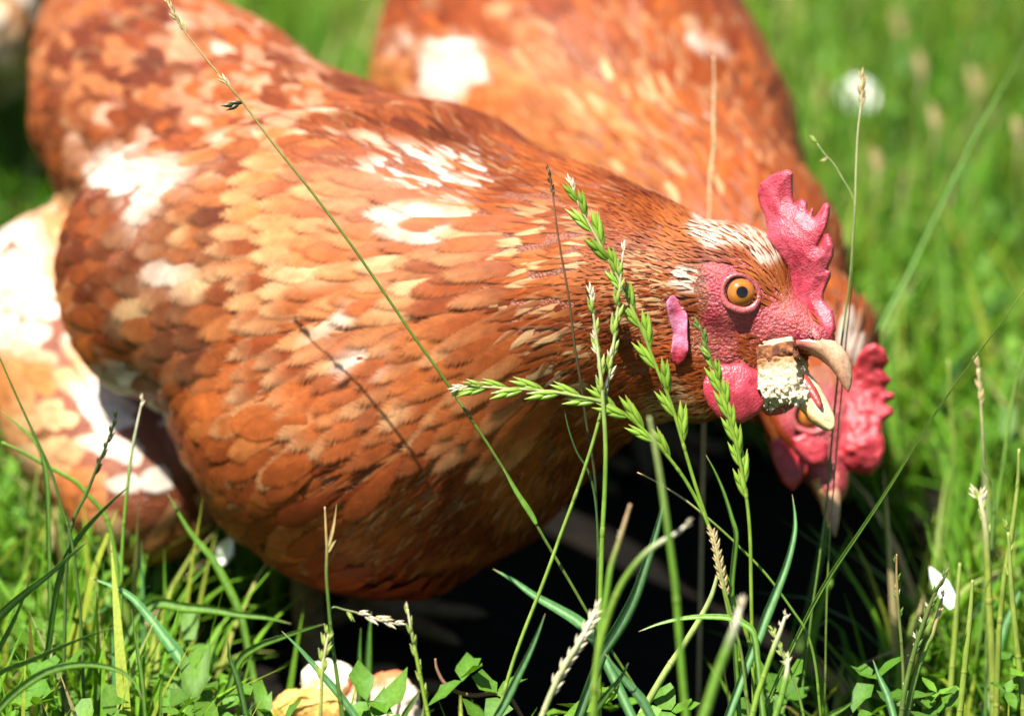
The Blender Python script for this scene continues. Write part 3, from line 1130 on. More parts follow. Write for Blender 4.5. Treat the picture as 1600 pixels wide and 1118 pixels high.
tail(root1, C3(215, -60, 1.345), P(225, -260, 1.44) - P(215, -60, 1.345), RGT, 11, 0.10, 0.022, [DEEP, BROWN, ORANGE * 0.8])

# comb
comb_px = [(735, 530), (742, 470), (728, 400), (700, 345), (683, 270), (700, 212), (750, 170), (810, 142), (862, 130), (890, 150), (888, 220), (890, 290),
           (899, 330), (921, 303), (950, 295), (975, 320), (974, 365), (983, 384), (1000, 352), (1010, 358), (1004, 400), (1014, 414), (1040, 380),
           (1068, 332), (1090, 320), (1107, 345), (1100, 410), (1085, 470), (1060, 520), (1033, 578), (1050, 568), (1068, 512), (1095, 500), (1115, 530),
           (1130, 580), (1125, 640), (1102, 690), (1094, 712), (1112, 722), (1108, 760), (1088, 805), (1070, 850), (1068, 890), (1090, 920), (1120, 945),
           (1130, 990), (1140, 1060), (1110, 1130), (1040, 1090), (950, 960), (880, 850), (870, 720), (800, 610)]
comb_px = [(1000 + x / 3.7262, 230 + y / 3.7262) for x, y in comb_px]
plate('comb', comb_px, lambda x, y: 1.0165 - (x - 1185) * PXS * 0.52 + 0.0012 * np.sin(y / 22.0), 0.0032, 4.5, root1, M_COMB,
      flesh((0.50, 0.026, 0.052), (0.58, 0.075, 0.110), 31), 1.6, 0.12, 0.03)
plate('wattle', [(1098, 598), (1106, 582), (1125, 569), (1161, 566), (1188, 580), (1199, 605), (1200, 625), (1186, 646), (1161, 661), (1143, 662), (1123, 654), (1107, 634), (1099, 615)],
      lambda x, y: 1.0065 + (x - 1150) * 0.00001 - 0.002 * np.sin((y - 560) / 34.0), 0.0022, 9, root1, M_WATTLE, flesh((0.48, 0.020, 0.042), (0.55, 0.050, 0.075), 41), 1.8, 0.10, 0.03)
plate('wattle', [(1192, 590), (1225, 580), (1250, 600), (1249, 623), (1240, 637), (1222, 647), (1200, 650), (1188, 640)],
      lambda x, y: 1.027 + 0 * x, 0.0022, 9, root1, M_WATTLE, flesh((0.50, 0.03, 0.05), (0.58, 0.06, 0.08), 43), 2.0, 0.2, 0.05)
plate('earlobe', [(1041, 471), (1048, 462), (1057, 459), (1066, 468), (1074, 493), (1074, 520), (1076, 548), (1070, 563), (1060, 574), (1051, 566), (1048, 550), (1052, 522), (1046, 500), (1042, 482)],
      lambda x, y: 1.0065 + 0.0022 * np.cos((x - 1060) / 9.0), 0.0026, 8, root1, M_WATTLE, lambda v, w: lerp(flesh((0.62, 0.09, 0.17), (0.72, 0.26, 0.40), 47)(v, w), np.array([0.26, 0.012, 0.022]), ss(525, 560, v[:, 1])), 1.3, 0.22, 0.06)

# beak
UPIMG = UPV


def horn_up(u, sa):
    c = lerp(np.tile(np.array([0.40, 0.20, 0.11]), (len(u), 1)), np.array([0.54, 0.35, 0.22]), np.clip(sa * 0.5 + 0.5, 0, 1))
    c = lerp(c, np.array([0.15, 0.07, 0.04]), np.clip(np.abs(sa - 0.55) * -3 + 0.6, 0, 0.6) * ss(0.3, 0.6, u))
    c = lerp(np.array([0.40, 0.11, 0.09]), c, ss(0.05, 0.34, u - 0.08 * sa))
    return lerp(c, np.array([0.13, 0.055, 0.03]), ss(0.5, 1.0, u) * 0.8)


bl = smooth_line([(1254, 539), (1274, 540), (1293, 547), (1308, 561), (1318, 580), (1323, 598), (1325, 612)], 22)
bline = P(bl[:, 0], bl[:, 1], np.linspace(1.008, 0.998, 22))
bh = np.interp(np.linspace(0, 1, 22), [0, 0.2, 0.4, 0.6, 0.78, 0.92, 1], [13, 18, 19.5, 15.5, 10, 5, 0.8]) * PXS
bw = np.interp(np.linspace(0, 1, 22), [0, 0.25, 0.5, 0.8, 1], [36, 34, 25, 11, 1.0]) * PXS
upb = np.array([RGT * 0.55 + UPV * 0.8 - FWD * 0.1] * 22)
beak_u = loft('upper_beak', bline, bh, bw, upb, root1, M_HORN, horn_up, 18)
nv, nf = tube(P(np.array([1262, 1270, 1277, 1281]), np.array([508, 517, 527, 534]), np.array([1.0035, 1.0015, 1.0005, 1.001])), [0.0006, 0.0012, 0.0014, 0.0007], 8)
link('nostril_flap', Soup().add(nv, nf, (0.62, 0.13, 0.13)).mesh('nostril_flap'), M_SKIN, beak_u)
nv, nf = tube(P(np.array([1259, 1264, 1271]), np.array([512, 522, 531]), np.array([1.003, 1.0005, 1.000])), [0.0003, 0.0007, 0.0003], 6)
link('nostril', Soup().add(nv, nf, (0.10, 0.02, 0.02)).mesh('nostril'), M_SKIN, beak_u)


def horn_lo(u, sa):
    c = lerp(np.tile(np.array([0.44, 0.24, 0.08]), (len(u), 1)), np.array([0.66, 0.50, 0.32]), np.clip(sa, 0, 1))
    return lerp(c, np.array([0.60, 0.42, 0.20]), ss(0.5, 1.0, u))


ll = smooth_line([(1240, 590), (1256, 606), (1270, 626), (1282, 645), (1291, 660), (1296, 671)], 18)
lline = P(ll[:, 0], ll[:, 1], np.linspace(1.008, 0.998, 18))
lh = np.interp(np.linspace(0, 1, 18), [0, 0.3, 0.7, 0.92, 1], [24, 21, 17, 9, 1]) * PXS
lw = np.interp(np.linspace(0, 1, 18), [0, 0.3, 0.7, 0.92, 1], [36, 33, 25, 12, 1]) * PXS
upl = np.array([RGT * 0.62 + UPV * 0.40 - FWD * 0.68] * 18)
beak_l = loft('lower_beak', lline, lh, lw, upl, root1, M_HORN, horn_lo, 20, hollow=0.35)
tg = smooth_line([(1252, 592), (1264, 606), (1276, 624), (1283, 638)], 8)
v, f = tube(P(tg[:, 0], tg[:, 1], np.linspace(1.0065, 0.9995, 8)), [0.0022, 0.0022, 0.002, 0.0019, 0.0017, 0.0014, 0.001, 0.0003], 8)
link('tongue', Soup().add(v, f, (0.30, 0.04, 0.03)).mesh('tongue'), M_WATTLE, beak_l)
# dark red lining of the gape
v, f = tube(P(np.array([1190, 1215, 1240, 1256]), np.array([560, 570, 578, 588]), np.array([1.013, 1.013, 1.012, 1.010])), [0.004, 0.0055, 0.005, 0.002], 10)
link('gape', Soup().add(v, f, (0.20, 0.02, 0.02)).mesh('gape'), M_WATTLE, root1)

eh = H1.hit([1158], [457])[0]
look = nrm(-FWD * 0.97 + RGT * 0.10 + UPV * 0.06)
eye(eh - look * 0.0037, look, root1)
# eye of the far side
mid = C3(1158, 450, 1.020)
eye(mid + (mid - eh) - (-look) * 0.0026 * 0 + FWD * -0.0026, FWD, root1, lid=True)
hen_legs(root1, [(C3(500, 800, 1.13), C3(500, 800, 1.13) * [1, 1, 0], 0.3), (C3(560, 720, 1.20), C3(560, 720, 1.20) * [1, 1, 0], 0.2)])

# ============================================================ hen behind
root2 = thing('hen', 'paler ginger hen behind the front one, head down in shadow pecking at the grass', 'hen', C3(920, 300, 1.36) * [1, 1, 0], 'brown hens feeding in the grass')
body2, bv2, bf2, fm2 = body_mesh('body', H2, 0.0028, FACE2, root2, np.array([0.22, 0.055, 0.013]))
SP2 = Spine([C3(1297, 760, 1.096), C3(1275, 650, 1.11), C3(1245, 560, 1.145), C3(1125, 420, 1.215), C3(990, 300, 1.30), C3(910, 180, 1.37), C3(850, 40, 1.42), C3(830, -160, 1.50)])
PATCH2 = [
    ([(650, 65), (735, 38), (768, 92), (735, 140), (690, 178), (655, 182), (625, 165), (655, 115)], WHITE, 9, 0.97),
    (blob(615, 85, 22, 32, rot=0.5), WHITE, 8, 0.8), (blob(605, 125, 40, 50), GOLD, 14, 0.8),
    ([(1060, 32), (1085, 42), (1145, 88), (1120, 98), (1085, 85), (1070, 60)], WHITE, 7, 0.95),
    (blob(840, 60, 30, 30), CREAM, 12, 0.4), (blob(1005, 45, 24, 26), CREAM, 8, 0.9), (blob(900, 130, 90, 60), CREAM, 25, 0.10),
    (blob(1085, 170, 18), WHITE, 6, 0.7), (blob(965, 275, 16, 40, rot=-0.2), CREAM, 8, 0.8), (blob(1010, 150, 60, 50), CREAM, 20, 0.10),
    (blob(1085, 300, 60, 50), CREAM, 20, 0.12), (blob(1325, 520, 26, 42, rot=-0.4), WHITE, 8, 0.9),
]


def colour2(vis, px, py, s):
    m = len(px)
    k = np.clip(0.5 + 0.5 * vnoise(vis, 38, 27) + 0.3 * rng.normal(0, 1, m), 0, 1)
    base = lerp(np.tile(DEEP, (m, 1)), ORANGE * 0.95, k)
    gold = ss(-60, 60, poly_dist(px, py, blob(880, 210, 190, 120, rot=0.3)))
    base = lerp(base, GOLD * 0.9, gold * np.clip(0.6 + 0.3 * rng.normal(0, 1, m), 0, 0.8))
    top = ss(120, -20, py)
    base = lerp(base, DEEP * 0.8, top * np.clip(0.5 + 0.3 * rng.normal(0, 1, m), 0, 0.9))
    tip = base * (0.95 + 0.3 * rng.random(m)[:, None])
    hi = rng.random(m) < 0.09
    tip = np.where(hi[:, None], lerp(tip, CREAM, rng.random(m) * 0.7), tip)
    return base, tip


p2 = scatter(bv2, bf2, 30000, mask=1 - fm2); s2, _ = SP2.at(p2)
nk = s2 < 0.20 + rng.normal(0, 0.015, len(p2))
pb2 = p2[~nk]; pb2 = pb2[thin(pb2, np.full(len(pb2), 0.0060))]
pn2 = p2[nk]; pn2 = pn2[thin(stretch(SP2, pn2, 0.4), np.full(len(pn2), 0.0028))]
plumage('body_plumage', H2, SP2, pb2, (0.034, 0.0125), root2, PATCH2, colour2, M_FEATHER, R=5, lift=0.02, droop=0.3, rimp=0.15, clump=0.002)
plumage('neck_plumage', H2, SP2, pn2, (0.022, 0.0056), root2, PATCH2, colour2, M_HACKLE, R=5, Cn=3, lift=0.08, droop=0.1, pw=2.2, tipw=0.2)
tail(root2, C3(832, -130, 1.485), P(820, -330, 1.58) - P(832, -130, 1.485), RGT, 9, 0.10, 0.022, [DEEP, BROWN, ORANGE * 0.8])
comb2 = [(1332, 580), (1341, 555), (1352, 541), (1366, 535), (1382, 545), (1390, 564), (1380, 577), (1386, 586), (1394, 593), (1383, 606), (1386, 611), (1397, 614),
         (1397, 622), (1383, 630), (1395, 638), (1395, 648), (1380, 658), (1377, 674), (1382, 686), (1382, 706), (1376, 726), (1360, 742), (1345, 740), (1325, 735), (1305, 715), (1300, 680), (1300, 640), (1312, 600)]
plate('comb', comb2, lambda x, y: 1.098 - (x - 1300) * PXS * 0.25 + 0.003 * np.sin(y / 30.0), 0.0040, 8, root2, M_COMB, flesh((0.50, 0.022, 0.034), (0.56, 0.055, 0.070), 51), 2.4, 0.3, 0.04)
plate('wattle', [(1202, 692), (1218, 682), (1238, 704), (1258, 722), (1254, 750), (1238, 768), (1221, 752), (1207, 720)], lambda x, y: 1.092 + 0 * x, 0.003, 9, root2, M_WATTLE,
      flesh((0.50, 0.02, 0.03), (0.55, 0.05, 0.06), 53), 2.4, 0.25, 0.05)
plate('wattle', [(1236, 684), (1258, 676), (1292, 690), (1296, 712), (1288, 728), (1262, 728), (1244, 710)], lambda x, y: 1.086 + 0 * x, 0.0034, 10, root2, M_WATTLE,
      flesh((0.50, 0.025, 0.036), (0.56, 0.055, 0.07), 55), 2.4, 0.25, 0.05)
bl = smooth_line([(1296, 745), (1300, 775), (1303, 810), (1304, 838)], 12)
loft('upper_beak', P(bl[:, 0], bl[:, 1], np.linspace(1.094, 1.088, 12)), np.linspace(20, 2, 12) * PXS * 1.1, np.linspace(19, 2, 12) * PXS * 1.1, np.array([RGT] * 12), root2, M_HORN, horn_up, 12)
bl = smooth_line([(1278, 748), (1288, 780), (1294, 810), (1297, 825)], 10)
loft('lower_beak', P(bl[:, 0], bl[:, 1], np.linspace(1.094, 1.090, 10)), np.linspace(12, 2, 10) * PXS * 1.1, np.linspace(15, 2, 10) * PXS * 1.1, np.array([RGT] * 10), root2, M_HORN, horn_lo, 12)
eh2 = H2.hit([1266], [650])[0]
eye(eh2 + FWD * 0.0030, -FWD, root2, r=0.0052)
hen_legs(root2, [(C3(850, 450, 1.36), C3(850, 450, 1.36) * [1, 1, 0], -0.9), (C3(1000, 440, 1.38), C3(1000, 440, 1.38) * [1, 1, 0], -0.9)])

# ============================================================ third hen at the corner
root3 = thing('hen', 'pale buff hen almost wholly beyond the upper left corner of the picture', 'hen', C3(-200, -60, 1.70) * [1, 1, 0], 'brown hens feeding in the grass')
body3, bv3, bf3, _f = body_mesh('body', H3, 0.006, None, root3, np.array([0.3, 0.13, 0.04]))
SP3 = Spine([C3(0, -175, 1.58), C3(-30, -150, 1.60), C3(0, 40, 1.55), C3(-105, -50, 1.66), C3(-160, -90, 1.72), C3(-300, -200, 1.80)])
p3 = scatter(bv3, bf3, 8000); p3 = p3[thin(p3, np.full(len(p3), 0.009))]
plumage('body_plumage', H3, SP3, p3, (0.034, 0.018), root3, [], lambda v, x, y, s: (np.tile(CREAM, (len(v), 1)) * (0.8 + 0.4 * rng.random((len(v), 1))), np.tile(WHITE, (len(v), 1)) * (0.7 + 0.3 * rng.random((len(v), 1)))),
        M_FEATHER, R=4, Cn=3, lift=0.14)
plate('comb', [(-20, -185), (-12, -215), (-2, -195), (8, -225), (18, -198), (28, -210), (30, -175), (10, -165)], lambda x, y: 1.588 + 0 * x, 0.004, 5, root3, M_COMB, flesh((0.58, 0.05, 0.08), (0.66, 0.12, 0.16), 61), 2.5)
bl = smooth_line([(12, -156), (34, -150), (46, -142)], 8)
loft('beak', P(bl[:, 0], bl[:, 1], np.full(8, 1.585)), np.linspace(11, 1, 8) * PXS * 1.5, np.linspace(11, 1, 8) * PXS * 1.5, np.array([UPV] * 8), root3, M_HORN, horn_up, 10)
eye(H3.hit([0], [-162])[0] + FWD * 0.003, -FWD, root3, r=0.005)
tail(root3, C3(-295, -195, 1.79), P(-390, -300, 1.86) - P(-295, -195, 1.79), UPV, 7, 0.11, 0.022, [GOLD, ORANGE])
hen_legs(root3, [(C3(-190, 40, 1.70), C3(-190, 40, 1.70) * [1, 1, 0], 0.0), (C3(-140, 40, 1.72), C3(-140, 40, 1.72) * [1, 1, 0], 0.0)])

# ============================================================ bread in the beak
M_BREAD, _t, _b = new_mat('bread')
_a = attr(_t, 'col')
_pp = geo_pos(_t)
_t.links.new(mulcol(_t, _a.outputs['Color'], ramp(_t, noise(_t, _pp, 1100, 4, 0.7), [(0.3, (0.55, 0.42, 0.30)), (0.62, 1.1)])), _b.inputs['Base Color'])
_b.inputs['Roughness'].default_value = 0.85
bump(_t, noise(_t, _pp, 1500, 4, 0.7), _b, 0.8, 0.0005)


def bread_block(name, centre, axes, half, col_fn, rough, parent, h=0.00032, open_=0.0, seed=70):
    A = np.asarray(axes)

    def fn(g):
        y = (g.astype(float) - centre) @ A.T
        q = np.abs(y) - half
        d = np.sqrt((np.maximum(q, 0) ** 2).sum(-1)) + np.minimum(q.max(-1), 0) - 0.0004
        pores = vnoise(y, 900, seed) * 0.5 + vnoise(y, 420, seed + 1) * 0.8 + vnoise(y, 2000, seed + 2) * 0.25
        low = 0.4 + 1.6 * ss(half[1] * 0.2, -half[1], y[..., 1])
        return d + rough * pores * low
    r = float(np.linalg.norm(half)) + 0.002
    v, f = nets(fn, centre - r, centre + r, h)
    y = (v - centre) @ A.T
    return link(name, make_mesh(name, v, f, col_fn(y)), M_BREAD, parent)


yw = math.radians(24)
rl = math.radians(10)
R0 = RGT * math.cos(rl) + UPV * math.sin(rl); U0 = UPV * math.cos(rl) - RGT * math.sin(rl)
bx = math.cos(yw) * R0 - math.sin(yw) * FWD
bz = math.sin(yw) * R0 + math.cos(yw) * FWD
bz = nrm(bz - 0.16 * U0); bx = nrm(bx - bz * (bx @ bz)); by = np.cross(bz, bx)
by = by if by @ UPV > 0 else -by
BA = np.stack([bx, by, bz])
bc = C3(1224, 581, 1.0068)
rootb = thing('bread_cube', 'small crumbly cube of white bread with a brown crust held in the open beak', 'bread', bc)


def crumb_col(y):
    t = (0.0077 - y[:, 1]) / 0.0154
    n = vnoise(y, 700, 77) * 0.10 + vnoise(y, 260, 79) * 0.05
    c = np.tile(np.array([0.56, 0.49, 0.34]), (len(y), 1))
    c = lerp(c, np.array([0.30, 0.14, 0.045]), ss(0.42, 0.10, t + n))
    return c


def crust_col(y):
    n = vnoise(y, 800, 83)
    return lerp(np.tile(np.array([0.10, 0.028, 0.008]), (len(y), 1)), np.array([0.30, 0.11, 0.032]), np.clip(0.4 + 0.8 * n, 0, 1))


bread_block('crumb', bc - by * 0.0026, BA, np.array([0.0060, 0.0066, 0.0058]), crumb_col, 0.0017, rootb)
bread_block('crust', bc + by * 0.0060, BA, np.array([0.0060, 0.0024, 0.0058]), crust_col, 0.0008, rootb, seed=85)
bread_block('flour_top', bc + by * 0.0090, BA, np.array([0.0059, 0.0008, 0.0057]), lambda y: np.tile(np.array([0.58, 0.49, 0.33]), (len(y), 1)), 0.0002, rootb, seed=87)
# ------------------------------------------------------------------ ground
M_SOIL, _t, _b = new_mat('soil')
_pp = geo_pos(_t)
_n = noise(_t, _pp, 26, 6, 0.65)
_c = ramp(_t, _n, [(0.3, (0.0025, 0.002, 0.0013)), (0.55, (0.005, 0.0036, 0.0022)), (0.75, (0.011, 0.008, 0.005))])  # near-black round the hens: their shade is put into the soil colour
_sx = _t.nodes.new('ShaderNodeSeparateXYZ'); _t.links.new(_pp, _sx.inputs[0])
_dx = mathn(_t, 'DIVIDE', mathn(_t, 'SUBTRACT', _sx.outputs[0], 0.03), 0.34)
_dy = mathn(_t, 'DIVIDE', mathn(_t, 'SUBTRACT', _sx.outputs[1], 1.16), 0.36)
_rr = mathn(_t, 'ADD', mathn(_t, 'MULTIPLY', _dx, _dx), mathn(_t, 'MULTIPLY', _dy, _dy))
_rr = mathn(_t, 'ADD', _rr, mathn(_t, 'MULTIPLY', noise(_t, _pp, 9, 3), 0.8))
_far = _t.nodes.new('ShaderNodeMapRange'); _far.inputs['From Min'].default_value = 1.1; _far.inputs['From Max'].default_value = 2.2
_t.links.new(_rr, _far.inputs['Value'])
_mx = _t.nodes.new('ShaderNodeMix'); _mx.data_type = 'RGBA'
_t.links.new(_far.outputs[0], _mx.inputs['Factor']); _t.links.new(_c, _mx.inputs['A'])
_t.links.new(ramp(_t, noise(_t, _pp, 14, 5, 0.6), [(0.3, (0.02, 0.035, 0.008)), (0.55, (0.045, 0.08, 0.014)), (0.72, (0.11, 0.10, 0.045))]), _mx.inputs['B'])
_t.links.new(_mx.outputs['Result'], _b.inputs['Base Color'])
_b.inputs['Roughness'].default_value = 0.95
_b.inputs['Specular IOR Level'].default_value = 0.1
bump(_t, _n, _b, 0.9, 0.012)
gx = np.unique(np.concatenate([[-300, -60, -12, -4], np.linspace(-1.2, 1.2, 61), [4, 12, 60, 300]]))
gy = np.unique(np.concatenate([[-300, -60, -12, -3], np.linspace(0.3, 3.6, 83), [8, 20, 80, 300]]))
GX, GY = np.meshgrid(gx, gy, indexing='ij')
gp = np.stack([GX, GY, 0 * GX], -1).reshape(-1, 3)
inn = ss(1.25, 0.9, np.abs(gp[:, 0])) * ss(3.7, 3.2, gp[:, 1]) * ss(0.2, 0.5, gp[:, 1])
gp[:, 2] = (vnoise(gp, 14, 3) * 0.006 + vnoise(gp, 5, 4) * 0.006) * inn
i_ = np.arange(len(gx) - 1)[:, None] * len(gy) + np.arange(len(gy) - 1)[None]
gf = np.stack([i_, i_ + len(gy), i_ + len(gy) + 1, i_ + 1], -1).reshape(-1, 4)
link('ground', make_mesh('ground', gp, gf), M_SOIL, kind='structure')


def grass_material(name, rough=0.42, trans=0.35, streak=True):
    m, t, b = new_mat(name)
    a = attr(t, 'col')
    pos = geo_pos(t)
    mp = t.nodes.new('ShaderNodeMapping'); mp.inputs['Scale'].default_value = (900, 900, 60)
    t.links.new(pos, mp.inputs[0])
    c = mulcol(t, a.outputs['Color'], ramp(t, noise(t, mp.outputs[0], 1.0, 2), [(0.3, 0.8), (0.7, 1.15)]))
    t.links.new(c, b.inputs['Base Color'])
    b.inputs['Roughness'].default_value = rough
    b.inputs['Specular IOR Level'].default_value = 0.4
    tr = t.nodes.new('ShaderNodeBsdfTranslucent')
    t.links.new(mulcol(t, c, ramp(t, noise(t, None, 1.0), [(0, (1.0, 1.0, 0.45)), (1, (1.0, 1.0, 0.45))])), tr.inputs['Color'])
    mx = t.nodes.new('ShaderNodeMixShader'); mx.inputs[0].default_value = trans
    t.links.new(b.outputs[0], mx.inputs[1]); t.links.new(tr.outputs[0], mx.inputs[2])
    t.links.new(mx.outputs[0], t.nodes['Material Output'].inputs['Surface'])
    return m


M_LAWN = grass_material('lawn_grass', 0.6, 0.42)
M_LAWN.node_tree.nodes['Principled BSDF'].inputs['Specular IOR Level'].default_value = 0.18
M_HERB = grass_material('herb_leaf', 0.62, 0.35)
M_GRASS = grass_material('grass_stem', 0.36, 0.25)

G_MID = np.array([0.048, 0.135, 0.007])
G_BRI = np.array([0.098, 0.215, 0.012])
G_YEL = np.array([0.185, 0.225, 0.022])
G_BLU = np.array([0.055, 0.150, 0.042])
G_DRY = np.array([0.42, 0.33, 0.15])


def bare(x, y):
    """0 on the soil left bare to blacken the shade of the hens, 1 in the standing grass"""
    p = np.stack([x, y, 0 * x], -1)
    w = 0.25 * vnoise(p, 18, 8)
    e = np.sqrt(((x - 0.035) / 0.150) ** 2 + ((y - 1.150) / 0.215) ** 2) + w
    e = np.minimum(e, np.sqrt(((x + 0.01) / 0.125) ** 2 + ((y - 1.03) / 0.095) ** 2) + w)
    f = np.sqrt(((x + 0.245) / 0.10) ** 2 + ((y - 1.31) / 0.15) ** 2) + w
    return np.minimum(ss(0.80, 1.12, e), ss(0.7, 1.1, f))  # grass thinned out where the ground stands in for black shade


def blades(x, y, L, W, lean, curl, col, tip, R=5, phi=None):
    n = len(x)
    phi = rng.random(n) * 2 * math.pi if phi is None else phi
    s = np.linspace(0, 1, R)
    V = np.empty((n, R, 2, 3))
    h = np.zeros(n); z = np.zeros(n)
    sx, sy = -np.sin(phi), np.cos(phi)
    tw = rng.normal(0, 0.5, n)
    for r in range(R):
        if r:
            th = lean + curl * ((s[r] + s[r - 1]) / 2) ** 1.4
            h = h + np.sin(th) * L / (R - 1); z = z + np.cos(th) * L / (R - 1)
        w = W * 0.5 * (0.55 + 0.45 * min(1, s[r] * 4)) * max(1 - s[r] ** 2.2, 0.02)
        a = tw * s[r]
        ux = sx * np.cos(a) + np.cos(phi) * np.sin(a); uy = sy * np.cos(a) + np.sin(phi) * np.sin(a)
        for k, g in ((0, -1), (1, 1)):
            V[:, r, k, 0] = x + np.cos(phi) * h + g * w * ux
            V[:, r, k, 1] = y + np.sin(phi) * h + g * w * uy
            V[:, r, k, 2] = z - 0.004
    t = s[None, :, None, None] ** 1.5
    c = col[:, None, None] * (1 - t) + tip[:, None, None] * t
    c = np.broadcast_to(c, (n, R, 2, 3))
    q = np.array([[r * 2, r * 2 + 1, r * 2 + 3, r * 2 + 2] for r in range(R - 1)])
    f = (q[None] + (np.arange(n) * R * 2)[:, None, None]).reshape(-1, 4)
    return V.reshape(-1, 3), f, c.reshape(-1, 3)


def pick_cols(n, x, y):
    p = np.stack([x, y, 0 * x], -1)
    k = np.clip(0.5 + 0.6 * vnoise(p, 7, 11) + 0.3 * rng.normal(0, 1, n), 0, 1)
    c = lerp(np.tile(G_MID, (n, 1)), G_BRI, k)
    c = np.where((rng.random(n) < 0.14)[:, None], G_YEL, c)
    c = np.where((rng.random(n) < 0.05)[:, None], G_BLU, c)
    c = c * (0.95 + 0.45 * rng.random((n, 1)))
    dry = rng.random(n) < 0.05
    c = np.where(dry[:, None], G_DRY * (0.6 + 0.5 * rng.random((n, 1))), c)
    tip = c * (1.05 + 0.3 * rng.random((n, 1)))
    tip = np.where((rng.random(n) < 0.12)[:, None], lerp(tip, G_DRY, np.full(n, 0.6)), tip)
    return c, tip


def under_body(x, y):
    return bare(x, y)


# the lawn: a near field of leafy blades, a taller field behind, a sparse outer field
NV = []; NF = []; NC = []; off = 0
for n, xr, yr, L0, L1, W0, W1 in ((9000, (-0.36, 0.36), (0.72, 1.0), 0.05, 0.105, 0.0020, 0.0042), (30000, (-0.62, 0.70), (0.95, 2.0), 0.05, 0.115, 0.0022, 0.0046),
                                  (26000, (-0.9, 1.0), (1.9, 3.6), 0.06, 0.14, 0.0028, 0.006), (9000, (-3.0, 3.0), (0.4, 7.0), 0.07, 0.14, 0.006, 0.011)):
    x = rng.uniform(*xr, n); y = rng.uniform(*yr, n)
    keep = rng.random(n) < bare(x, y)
    if n == 9000 and xr[1] < 1:
        keep &= (y < 0.93) | (x < -0.10) | (x > 0.2)
        keep &= rng.random(n) < ss(0.30, 0.05, np.abs(x) - 0.05 + 0 * x) + 0.6
    x, y = x[keep], y[keep]; n = len(x)
    L = rng.uniform(L0, L1, n)
    L = np.where((y < 1.0) & (x > -0.11), L * 0.74, L)
    c, t = pick_cols(n, x, y)
    v, f, cc = blades(x, y, L, rng.uniform(W0, W1, n), np.abs(rng.normal(0.12, 0.2, n)), rng.uniform(0.1, 1.7, n), c, t, R=6 if yr[0] < 1.5 else 4)
    NV.append(v); NF.append(f + off); NC.append(cc); off += len(v)
link('lawn', make_mesh('lawn', np.vstack(NV), np.vstack(NF), np.vstack(NC)), M_LAWN, kind='stuff')

# low broad-leaved herbs between the blades
so_v, so_f, so_c = [], [], []; off = 0
n = 1000
x = np.concatenate([rng.uniform(-0.30, 0.20, n), rng.uniform(-0.33, -0.10, 500), rng.uniform(0.16, 0.6, 700)])
y = np.concatenate([rng.uniform(0.76, 0.935, n), rng.uniform(0.9, 1.25, 500), rng.uniform(0.9, 2.2, 700)])
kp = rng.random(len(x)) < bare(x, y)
x, y = x[kp], y[kp]
for i in range(len(x)):
    hgt = rng.uniform(0.025, 0.082) * (0.92 if y[i] < 0.95 else 0.8)
    top = np.array([x[i] + rng.normal(0, 0.008), y[i] + rng.normal(0, 0.008), hgt])
    col = lerp(G_MID * 0.9, G_BRI, np.array(rng.random()))
    col = col * (0.8 + 0.45 * rng.random())
    r = rng.uniform(0.0030, 0.0068)
    a0 = rng.random() * 6.28; tl = rng.normal(0, 0.65, 2); asp = rng.uniform(0.55, 1.0)
    k = rng.choice([1, 3, 3])
    for j in range(k):
        a = a0 + j * 2.09
        d = np.array([math.cos(a), math.sin(a), tl[0] * math.cos(a) + tl[1] * math.sin(a) + 0.15]); sd = np.array([-math.sin(a), math.cos(a), 0.0])
        ring = []
        for u, w, z in ((0, 0.0, 0), (0.35, 0.62, 0.10), (0.9, 0.85, 0.16), (1.4, 0.68, 0.12), (1.7, 0.0, -0.02), (1.4, -0.68, 0.12), (0.9, -0.85, 0.16), (0.35, -0.62, 0.10)):
            ring.append(top + r * (d * u * (1 + 0.15 * rng.normal()) + sd * w * asp * (1 + 0.2 * rng.normal()) + np.array([0, 0, z + 0.12 * rng.normal()])))
        ring.append(top + r * (d * 0.9 + np.array([0, 0, -0.04])))
        so_v.append(np.array(ring))
        so_f += [[off + 8, off + q_, off + (q_ + 1) % 8] for q_ in range(8)]
        cc = np.tile(col, (9, 1)); cc[8] *= 1.25
        so_c.append(cc); off += 9
link('herb_leaves', make_mesh('herb_leaves', np.vstack(so_v), np.array(so_f), np.vstack(so_c)), M_HERB, kind='stuff')


# ------------------------------------------------------------------ single stalks and blades
def floret_rows(n=6, sides=5, flat=0.55):
    s = np.linspace(0, 1, n)
    prof = np.sin(np.pi * np.clip(s * 0.97 + 0.03, 0, 1) ** 0.75) ** 0.8
    prof = prof * np.clip(1.5 - s, 0, 1)
    prof[-1] = 0.02
    a = np.arange(sides) / sides * 2 * math.pi
    v = np.stack([np.cos(a)[None] * prof[:, None], flat * np.sin(a)[None] * prof[:, None], np.repeat(s[:, None], sides, 1)], -1)
    f = []
    for i in range(n - 1):
        for k in range(sides):
            f.append([i * sides + k, i * sides + (k + 1) % sides, (i + 1) * sides + (k + 1) % sides, (i + 1) * sides + k])
    return v.reshape(-1, 3), f, np.repeat(s, sides)


FV, FF, FS = floret_rows()


